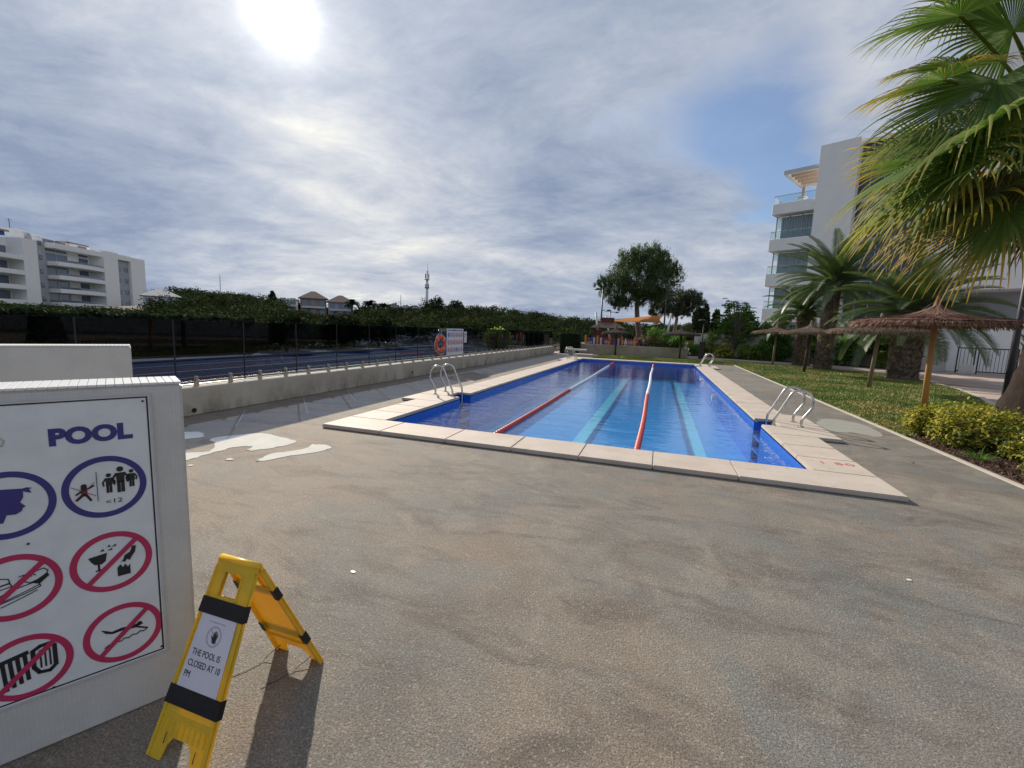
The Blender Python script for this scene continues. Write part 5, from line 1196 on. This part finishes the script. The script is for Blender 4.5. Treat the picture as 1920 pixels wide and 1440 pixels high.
# garden wall in front
gw0 = Vector((6.4, 37.9, 0)); gd = Vector((.873, -.488, 0))
gwt = thing('garden_wall', 'long pale rendered garden wall behind the shrubs, below the apartment building', 'wall', (gw0 - gd * 4.2)[:], bA)
m = MB(); m.box(0, 15.2, 0, .25, 0, 1.72); link('wall_body', bevel(m.mesh('wall_body'), .01, 1), 'garden_wall_render', gwt); m = MB(); m.box(-.03, 15.23, -.03, .28, 1.722, 1.78); obj('coping', m, 'kerb_stone', gwt)
# gate
gt = thing('metal_gate', 'black barred metal gate and railing panel at the building entrance', 'gate', (16.2, 32.05, 0), bA)
def bars(x0, x1, nm, parent):
    p_ = part(nm, 'black_metal', parent, (x0, x0 + .06, 0, .06, .02, 1.5), (x1 - .06, x1, 0, .06, .02, 1.5), (x0 + .06, x1 - .06, .01, .05, 1.42, 1.48), (x0 + .06, x1 - .06, .01, .05, .12, .18))
    k = int((x1 - x0 - .12) / .13)
    for i in range(k): x = x0 + .06 + (x1 - x0 - .12) * (i + .5) / k; part('bar', 'black_metal', p_, (x - .010, x + .010, .02, .04, .18, 1.42))
bars(0, .75, 'railing_panel', gt); bars(.83, 2.35, 'gate_leaf', gt); part('gate_post', 'black_metal', gt, (2.40, 2.52, -.03, .09, 0, 1.62)); part('handle', 'stainless_steel', gt, (2.2, 2.32, -.05, -.02, .85, .90))
o = part('brick_pier', 'garden_wall_render', None, (-.30, .30, -.2, .2, 0, .52), bv=.01); o.location = (16.45, 31.55, 0); o.rotation_euler = (0, 0, bA); tag(o, 'low pale block pier in front of the black gate', 'pier')
o = part('inner_wall', 'building_grey', None, (0, 6, 0, .2, 0, 1.9)); o.location = (17.2, 34.6, 0); o.rotation_euler = (0, 0, bA); tag(o, 'grey wall seen through the bars behind the gate', 'wall')

# ================================================================== LAMPS AND POSTS
def lamp(label, x, y, z0, h, heads, r=.06):
    t = thing('street_lamp', label, 'street lamp', (x, y, z0), 0, 'dark lamp posts'); m = MB(); m.tube([(0, 0, 0), (0, 0, h * .3), (0, 0, h)], [r * 1.2, r, r * .7], 10); obj('pole', m, 'black_metal', t, True)
    for dx, z in heads:
        m = MB(); m.tube([(0, 0, z), (dx * .5, 0, z + .06), (dx * .7, 0, z + .03)], .03, 6); obj('arm', m, 'black_metal', t)
        m = MB(); m.lathe([(.001, .10), (.12, .09), (.27, .0), (.25, -.05), (.001, -.06)], 16, (dx, 0)); o = obj('lamp_head', m, 'black_metal', t, True); o.location = (0, 0, z)
lamp('tall dark double lamp left of the large pine', -4.75, 37.5, 0, 5.15, [(-.45, 5.1), (.55, 3.35)], .075)
lamp('dark lamp seen beneath the left branches of the pine', -5.4, 50, 0, 3.9, [(.7, 3.75)], .07)
lamp('dark lamp post with a small head right of the sail, behind the flat parasol', .25, 38.6, .3, 4.9, [(.5, 4.7)], .075)
lamp('slim dark lamp at the start of the path', 2.88, 34.2, 0, 2.72, [(-.12, 2.66)], .045)
lamp('thick black lamp post at the right edge in front of the gate', 10.02, 17.2, 0, 6.2, [(.7, 6.1)], .085)
t = thing('shower_post', 'thick dark square post at the far right corner by the path', 'post', (2.81, 33.4, 0)); m = MB(); m.box(-.17, .17, -.17, .17, 0, 1.12); link('post_body', bevel(m.mesh('post_body'), .02, 1), 'black_metal', t); m = MB(); m.box(-.2, .2, -.2, .2, 1.122, 1.17); obj('post_cap', m, 'black_metal', t)

# ================================================================== PLAYGROUND END
o = part('retaining_wall', 'beige_wall_render', None, (-5.6, 1.85, 31.95, 32.2, 0, .70), (1.6, 1.85, 32.2, 40, 0, .70), bv=.01); tag(o, 'low beige retaining wall behind the grass strip at the far end', 'wall')
mb = MB(); mb.box(-6.9, 1.6, 32.2, 56, -.6, .58); struct('raised_terrace', mb, 'dry_soil')
o = part('stone_bench', 'kerb_stone', None, (-5.9, -4.5, 28.8, 29.5, .30, .42), (-5.7, -5.4, 28.95, 29.35, .005, .30), (-5.0, -4.7, 28.95, 29.35, .005, .30), bv=.01); tag(o, 'pale stone bench on the deck by the far left ladder', 'bench')
o = part('stone_slab', 'coping_stone', None, (-5.1, -3.95, 27.9, 28.6, .004, .16), bv=.01); tag(o, 'low pale slab step beside the bench at the far end of the deck', 'step')
pf = thing('playground_fence', 'colourful picket fence in red blue and orange in front of the playground', 'fence', (-5.25, 32.7, .58))
pk = ['play_red', 'play_red', 'play_blue', 'play_blue', 'play_red', 'play_red', 'play_red', 'white_plastic']
m = MB(); m.box(-.045, .045, -.012, .012, .04, .60); pkm = {}
for nm in ('play_red', 'play_blue', 'white_plastic'): me = m.mesh('picket'); pkm[nm] = me; me.materials.append(MATS[nm])
for i in range(36):
    x = .06 + i * .125
    if i % 7 == 0:
        part('fence_post', 'play_yellow', pf, (x - .05, x + .05, -.05, .05, 0, .74))
    else: o = link('picket', pkm[['play_red', 'play_red', 'play_blue', 'play_blue', 'white_plastic', 'play_red'][(i % 7) - 1] if (i // 7) % 2 == 0 else ['play_red', 'white_plastic', 'play_red', 'play_blue', 'play_red', 'play_red'][(i % 7) - 1]], None, pf); o.location = (x, 0, 0)
part('rail', 'red_wood', pf, (0, 4.5, .012, .03, .14, .20), (0, 4.5, .012, .03, .48, .54))
ph = thing('playhouse', 'dark red wooden playhouse with pitched roof behind the picket fence', 'playhouse', (-4.0, 36.2, .58))
part('wall', 'red_wood', ph, (-1.1, -.25, -.6, .6, 0, .85), (.25, 1.1, -.6, .6, 0, .85), (-1.1, 1.1, -.6, .6, .85, 1.15)); part('post', 'red_wood', ph, (-1.1, -1.0, -.7, -.61, 0, 1.4), (1.0, 1.1, -.7, -.61, 0, 1.4))
m = MB(); m.add([(-1.3, -.9, 1.35), (1.3, -.9, 1.35), (1.3, .9, 1.35), (-1.3, .9, 1.35), (-.3, 0, 1.95), (.3, 0, 1.95)], [(3, 2, 1, 0), (0, 1, 5, 4), (1, 2, 5), (2, 3, 4, 5), (3, 0, 4)]); obj('roof', m, 'roof_tile', ph)
m = MB(); m.box(-.5, .5, -.65, -.4, 1.75, 2.15); obj('chimney_box', m, 'red_wood', ph)
t = thing('play_slide', 'low white and blue play equipment beside the red playhouse', 'play equipment', (-2.2, 36.0, .58)); part('platform', 'pale_paint', t, (-.8, .6, -.3, .3, .35, .45)); part('side_panel', 'play_blue', t, (-.8, -.7, -.3, .3, 0, .7), (.5, .6, -.3, .3, 0, .7)); m = MB(); m.add([(.6, -.25, .44), (1.6, -.25, .05), (1.6, .25, .05), (.6, .25, .44)], [(0, 1, 2, 3)]); obj('chute', m, 'pale_paint', t)
sp = [((-4.55, 35.7, .58), (-4.97, 35.66, 3.15), 'leaning white sail post at the far left'), ((-4.45, 43.3, .5), (-5.05, 43.5, 3.1), 'upright white sail post behind the red playhouse'), ((.42, 36.0, .58), (.68, 36.0, 3.2), 'leaning white sail post at the right below the dark pine')]
for a, c, lb_ in sp:
    m = MB(); m.tube([(0, 0, 0), tuple(Vector(c) - Vector(a))], [.085, .075], 12); o = obj('sail_post', m, 'pale_paint', None, True); o.location = a; tag(o, lb_, 'post')
t = thing('shade_sail', 'orange triangular shade sail stretched over the playground', 'shade sail', (0, 36, 0)); m = MB()
C1, C2, C3, C4 = Vector((-4.85, .9, 2.52)), Vector((.22, .3, 3.08)), Vector((.12, 1.2, 2.46)), Vector((-3.6, 5.5, 2.65)); N_ = 14; vs_ = []
for i in range(N_ + 1):
    u = i / N_
    for j in range(N_ + 1):
        v = j / N_; p = (C1 * (1 - v) + C4 * v) * (1 - u) + (C2 * (1 - v) + C3 * v) * u; q = u * (1 - u) * 4; r_ = v * (1 - v) * 4
        p = p + Vector((0, 0, -.16 * q * r_ + .0)); p.z -= .10 * q * (1 if j == 0 else 0) * 0; 
        if u > .8: p.x -= r_ * .28 * (u - .8) / .2
        vs_.append(tuple(p))
m.add(vs_, [(i * (N_ + 1) + j, (i + 1) * (N_ + 1) + j, (i + 1) * (N_ + 1) + j + 1, i * (N_ + 1) + j + 1) for i in range(N_) for j in range(N_)]); obj('cloth', m, 'sail_cloth', t, True)
m = MB(); m.tube([(.22, .3, 3.08), (.66, 0, 3.15)], .012, 5); m.tube([(-4.6, 1.5, 2.5), (-5.02, 0, 2.9)], .012, 5); obj('cord', m, 'black_metal', t)
# shrubs on the terrace
bush('terrace_shrub', 'reddish green shrub right of the picket fence', 'shrub', -1.0, 32.8, [(0, 0, .45, .7, .4, .4), (.6, 0, .5, .5, .4, .4)], 2600, .085, 'red_shrub', 801, z=.58)
bush('terrace_shrub', 'tall dark green shrub at the foot of the large pine', 'shrub', -.1, 33.9, [(0, 0, .7, .8, .6, .7), (-.4, 0, 1.0, .4, .4, .5), (.7, 0, .6, .5, .5, .5)], 4200, .10, 'shrub_green', 802, z=.58)
bush('terrace_shrub', 'mixed low shrub in front of the sail post', 'shrub', .35, 32.75, [(0, 0, .25, .55, .35, .3)], 1500, .08, 'red_shrub', 803, z=.58)
bush('terrace_shrub', 'rounded green shrub at the right end of the terrace behind the flat parasol', 'shrub', 1.1, 32.7, [(0, 0, .4, .62, .45, .45), (.2, 0, .75, .35, .3, .3), (-.3, 0, .3, .4, .4, .35)], 3600, .09, 'shrub_green', 804, z=.58)
bush('terrace_shrub', 'pale green low shrub behind the right end of the terrace', 'shrub', .5, 36.5, [(0, 0, .5, 1.0, .6, .45)], 2200, .10, 'shrub_light', 805, z=.58)
o = part('far_fence', 'red_wood', None, (1.9, 6.5, 58, 58.1, -.01, .95)); tag(o, 'low reddish fence across the end of the path', 'fence')
o = part('path_block', 'garden_wall_render', None, (1.95, 3.0, 52, 53, -.01, .75)); tag(o, 'pale low block beside the reddish fence at the end of the path', 'wall')

# ================================================================== PLANTING BED BY THE GARDEN WALL
ws = Vector((6.4, 37.9, 0)); nb_ = Vector((-.488, -.873, 0))
def along(t, off): p = ws + gd * t + nb_ * off; return p.x, p.y
mb = MB(); pts = [along(-4.2, 0), along(-4.2, 2.9), along(0, 2.9), along(4, 2.1), along(8, 1.2), along(10.4, .7), along(10.4, 0)]; mb.add([(x, y, .014) for x, y in pts], [tuple(range(len(pts)))]); struct('planting_bed', mb, 'mulch_soil')
def umbrella_plant(label, x, y, H, tiers, R_, seed, cat='tree', name='umbrella_tree'):
    t = thing(name, label, cat, (x, y, 0)); rg = np.random.default_rng(seed); m = MB(); Ps = []; Ds = []
    for i in range(tiers):
        a = rg.uniform(0, 6.28); z = H * (.30 + .68 * i / tiers); r = R_ * (1 - .55 * (i / tiers) ** 2) * rg.uniform(.4, 1)
        c = Vector((r * math.cos(a), r * math.sin(a), z)); m.tube([(0, 0, z * .45), (c.x * .5, c.y * .5, z * .8), c], [.03, .022, .012], 5)
        for w in range(5):
            c2 = c + Vector((rg.normal() * .20, rg.normal() * .20, rg.normal() * .13))
            for k in range(8):
                b_ = 2 * PI * k / 8 + rg.uniform(0, .4); d = Vector((math.cos(b_), math.sin(b_), -.35)); Ps.append(c2 + d * .12); Ds.append(d)
    m.tube([(0, 0, 0), (.05, 0, H * .5), (0, 0, H * .9)], [.07, .05, .02], 7); obj('stem', m, 'stem_bark', t)
    V, F = leafquads(np.array(Ps), .25, .38, 2.0, rg, np.array(Ds)); link('foliage', npmesh('foliage', V, F, 'shrub_green'), None, t)
umbrella_plant('tall glossy umbrella tree at the left corner of the apartment building', *along(-.6, .9), 4.3, 75, 1.5, 811)
umbrella_plant('second umbrella tree between the building corner and the palms', *along(2.3, .7), 3.7, 50, 1.0, 812)
umbrella_plant('dense umbrella tree beside the black gate, right of the stout palm', *along(8.6, .8), 3.2, 75, 1.35, 813)
umbrella_plant('low umbrella shrub against the garden wall behind the weathered parasol post', *along(4.6, .6), 2.2, 30, .9, 814, 'shrub', 'umbrella_shrub')
umbrella_plant('umbrella shrub left of the stout palm trunk', *along(7.0, .8), 2.3, 32, .8, 815, 'shrub', 'umbrella_shrub')
bush('garden_shrub', 'light green shrub with reddish stems at the left end of the garden wall', 'shrub', *along(-2.2, 1.3), [(0, 0, .9, .7, .6, .7), (.2, 0, 1.6, .5, .5, .5), (-.4, 0, .6, .6, .5, .5)], 2600, .13, 'shrub_light', 821)
bush('garden_shrub', 'bright green leafy shrub left of the yellow one', 'shrub', *along(-3.6, 2.3), [(0, 0, .45, .9, .6, .5), (.9, 0, .5, .7, .5, .5)], 3600, .12, 'shrub_green', 822)
bush('garden_shrub', 'yellow variegated shrub in the middle of the wall bed', 'shrub', *along(-.7, 2.4), [(0, 0, .45, .5, .45, .5), (.35, 0, .3, .3, .3, .3)], 1600, .16, 'croton_yellow', 823)
bush('garden_shrub', 'green and yellow shrub behind the farthest right parasol post', 'shrub', *along(.7, 1.8), [(0, 0, .5, .7, .5, .55), (.7, 0, .55, .6, .5, .5)], 3000, .14, 'shrub_light', 824)
bush('garden_shrub', 'dark green shrub between the two mid lawn parasol posts', 'shrub', *along(1.9, 1.2), [(0, 0, .8, .8, .5, .8), (.8, 0, .7, .6, .5, .6)], 3600, .15, 'shrub_green', 825)
bush('garden_shrub', 'yellowing shrub right of the stout palm below the umbrella tree', 'shrub', *along(8.9, .9), [(0, 0, .8, .7, .5, .8), (-.6, 0, .6, .5, .5, .5)], 2600, .13, 'shrub_light', 826)
bush('garden_shrub', 'bushy green shrub behind the stout palm trunk', 'shrub', *along(6.4, 1.0), [(0, 0, 1.0, .7, .5, .9)], 2400, .15, 'shrub_green', 827)
def strap_clump(label, x, y, n_, L, w, seed, mat='strap_leaf', up=(.5, 1.3), name='strap_plant'):
    t = thing(name, label, 'plant', (x, y, .015)); rg = np.random.default_rng(seed)
    for i in range(n_):
        a = rg.uniform(0, 6.28); e = rg.uniform(*up); l = L * rg.uniform(.6, 1.1); V = []; F = []; p = Vector((.04 * math.cos(a), .04 * math.sin(a), 0)); K = 8; ev = e
        for k in range(K + 1):
            d = Vector((math.cos(a) * math.cos(ev), math.sin(a) * math.cos(ev), math.sin(ev))); s = Vector((-math.sin(a), math.cos(a), 0)); ww = w * (1 - (k / K) ** 2.2) * .5 + .001
            V += [p - s * ww + Vector((0, 0, ww * .5)), p, p + s * ww + Vector((0, 0, ww * .5))]; p = p + d * l / K; p.z = max(p.z, .0); ev -= rg.uniform(.10, .32) 
        for k in range(K): q = 3 * k; F += [(q, q + 1, q + 4, q + 3), (q + 1, q + 2, q + 5, q + 4)]
        link('leaf', npmesh('leaf', [tuple(v) for v in V], F, mat), None, t)
strap_clump('small dark banana-like plant in front of the garden wall between the palms', *along(6.0, 1.2), 12, 1.0, .14, 831, 'shrub_green', (.8, 1.5))
strap_clump('small broad-leaved plant left of the banana-like one by the garden wall', *along(4.4, 1.3), 10, .9, .14, 832, 'shrub_green', (.7, 1.4))
strap_clump('strap-leaved plant with long arching leaves in front of the fan palm trunk', 5.25, 8.3, 70, 1.25, .028, 833)
strap_clump('second clump of arching strap leaves at the right edge of the bed', 5.75, 7.6, 60, 1.3, .028, 834)
strap_clump('tuft of fine bright green grass at the kerb under the yellow shrubs', 4.35, 7.75, 46, .26, .008, 835, 'shrub_green', (.7, 1.5), 'grass_tuft')
# yellow variegated shrubs near the kerb
for i, (x, y, rx, rz_, n_, lb_) in enumerate([(4.72, 9.55, .50, .30, 4200, 'yellow variegated shrub at the left tip of the kerb bed beside the lawn'), (4.78, 8.65, .58, .33, 5200, 'larger yellow variegated shrub in the middle of the kerb bed'), (5.75, 10.25, .78, .30, 4800, 'yellow variegated shrub set back in the bed near the palm trunk'),
                                            (5.2, 9.15, .52, .34, 3800, 'green and yellow shrub between the two front bushes and the fan palm'), (4.62, 6.62, .46, .30, 4200, 'round yellow variegated shrub at the lower right edge by the kerb'), (5.15, 7.95, .5, .24, 3000, 'low green and yellow shrub under the arching strap leaves')]):
    bush('variegated_shrub', lb_, 'shrub', x, y, [(0, 0, rz_ * .85, rx, rx * .85, rz_), (rx * .5, rx * .2, rz_ * .9, rx * .5, rx * .5, rz_ * .7), (-rx * .45, -.05, rz_ * .8, rx * .5, rx * .5, rz_ * .8)], n_, .058, 'shrub_yellow', 840 + i, .55, .9, stems=5, per=8, sub=.10, shell=.45)
print('objects', len(bpy.data.objects), 'tris', sum(len(o.data.loops) - 2 * len(o.data.polygons) for o in bpy.data.objects if o.type == 'MESH'))
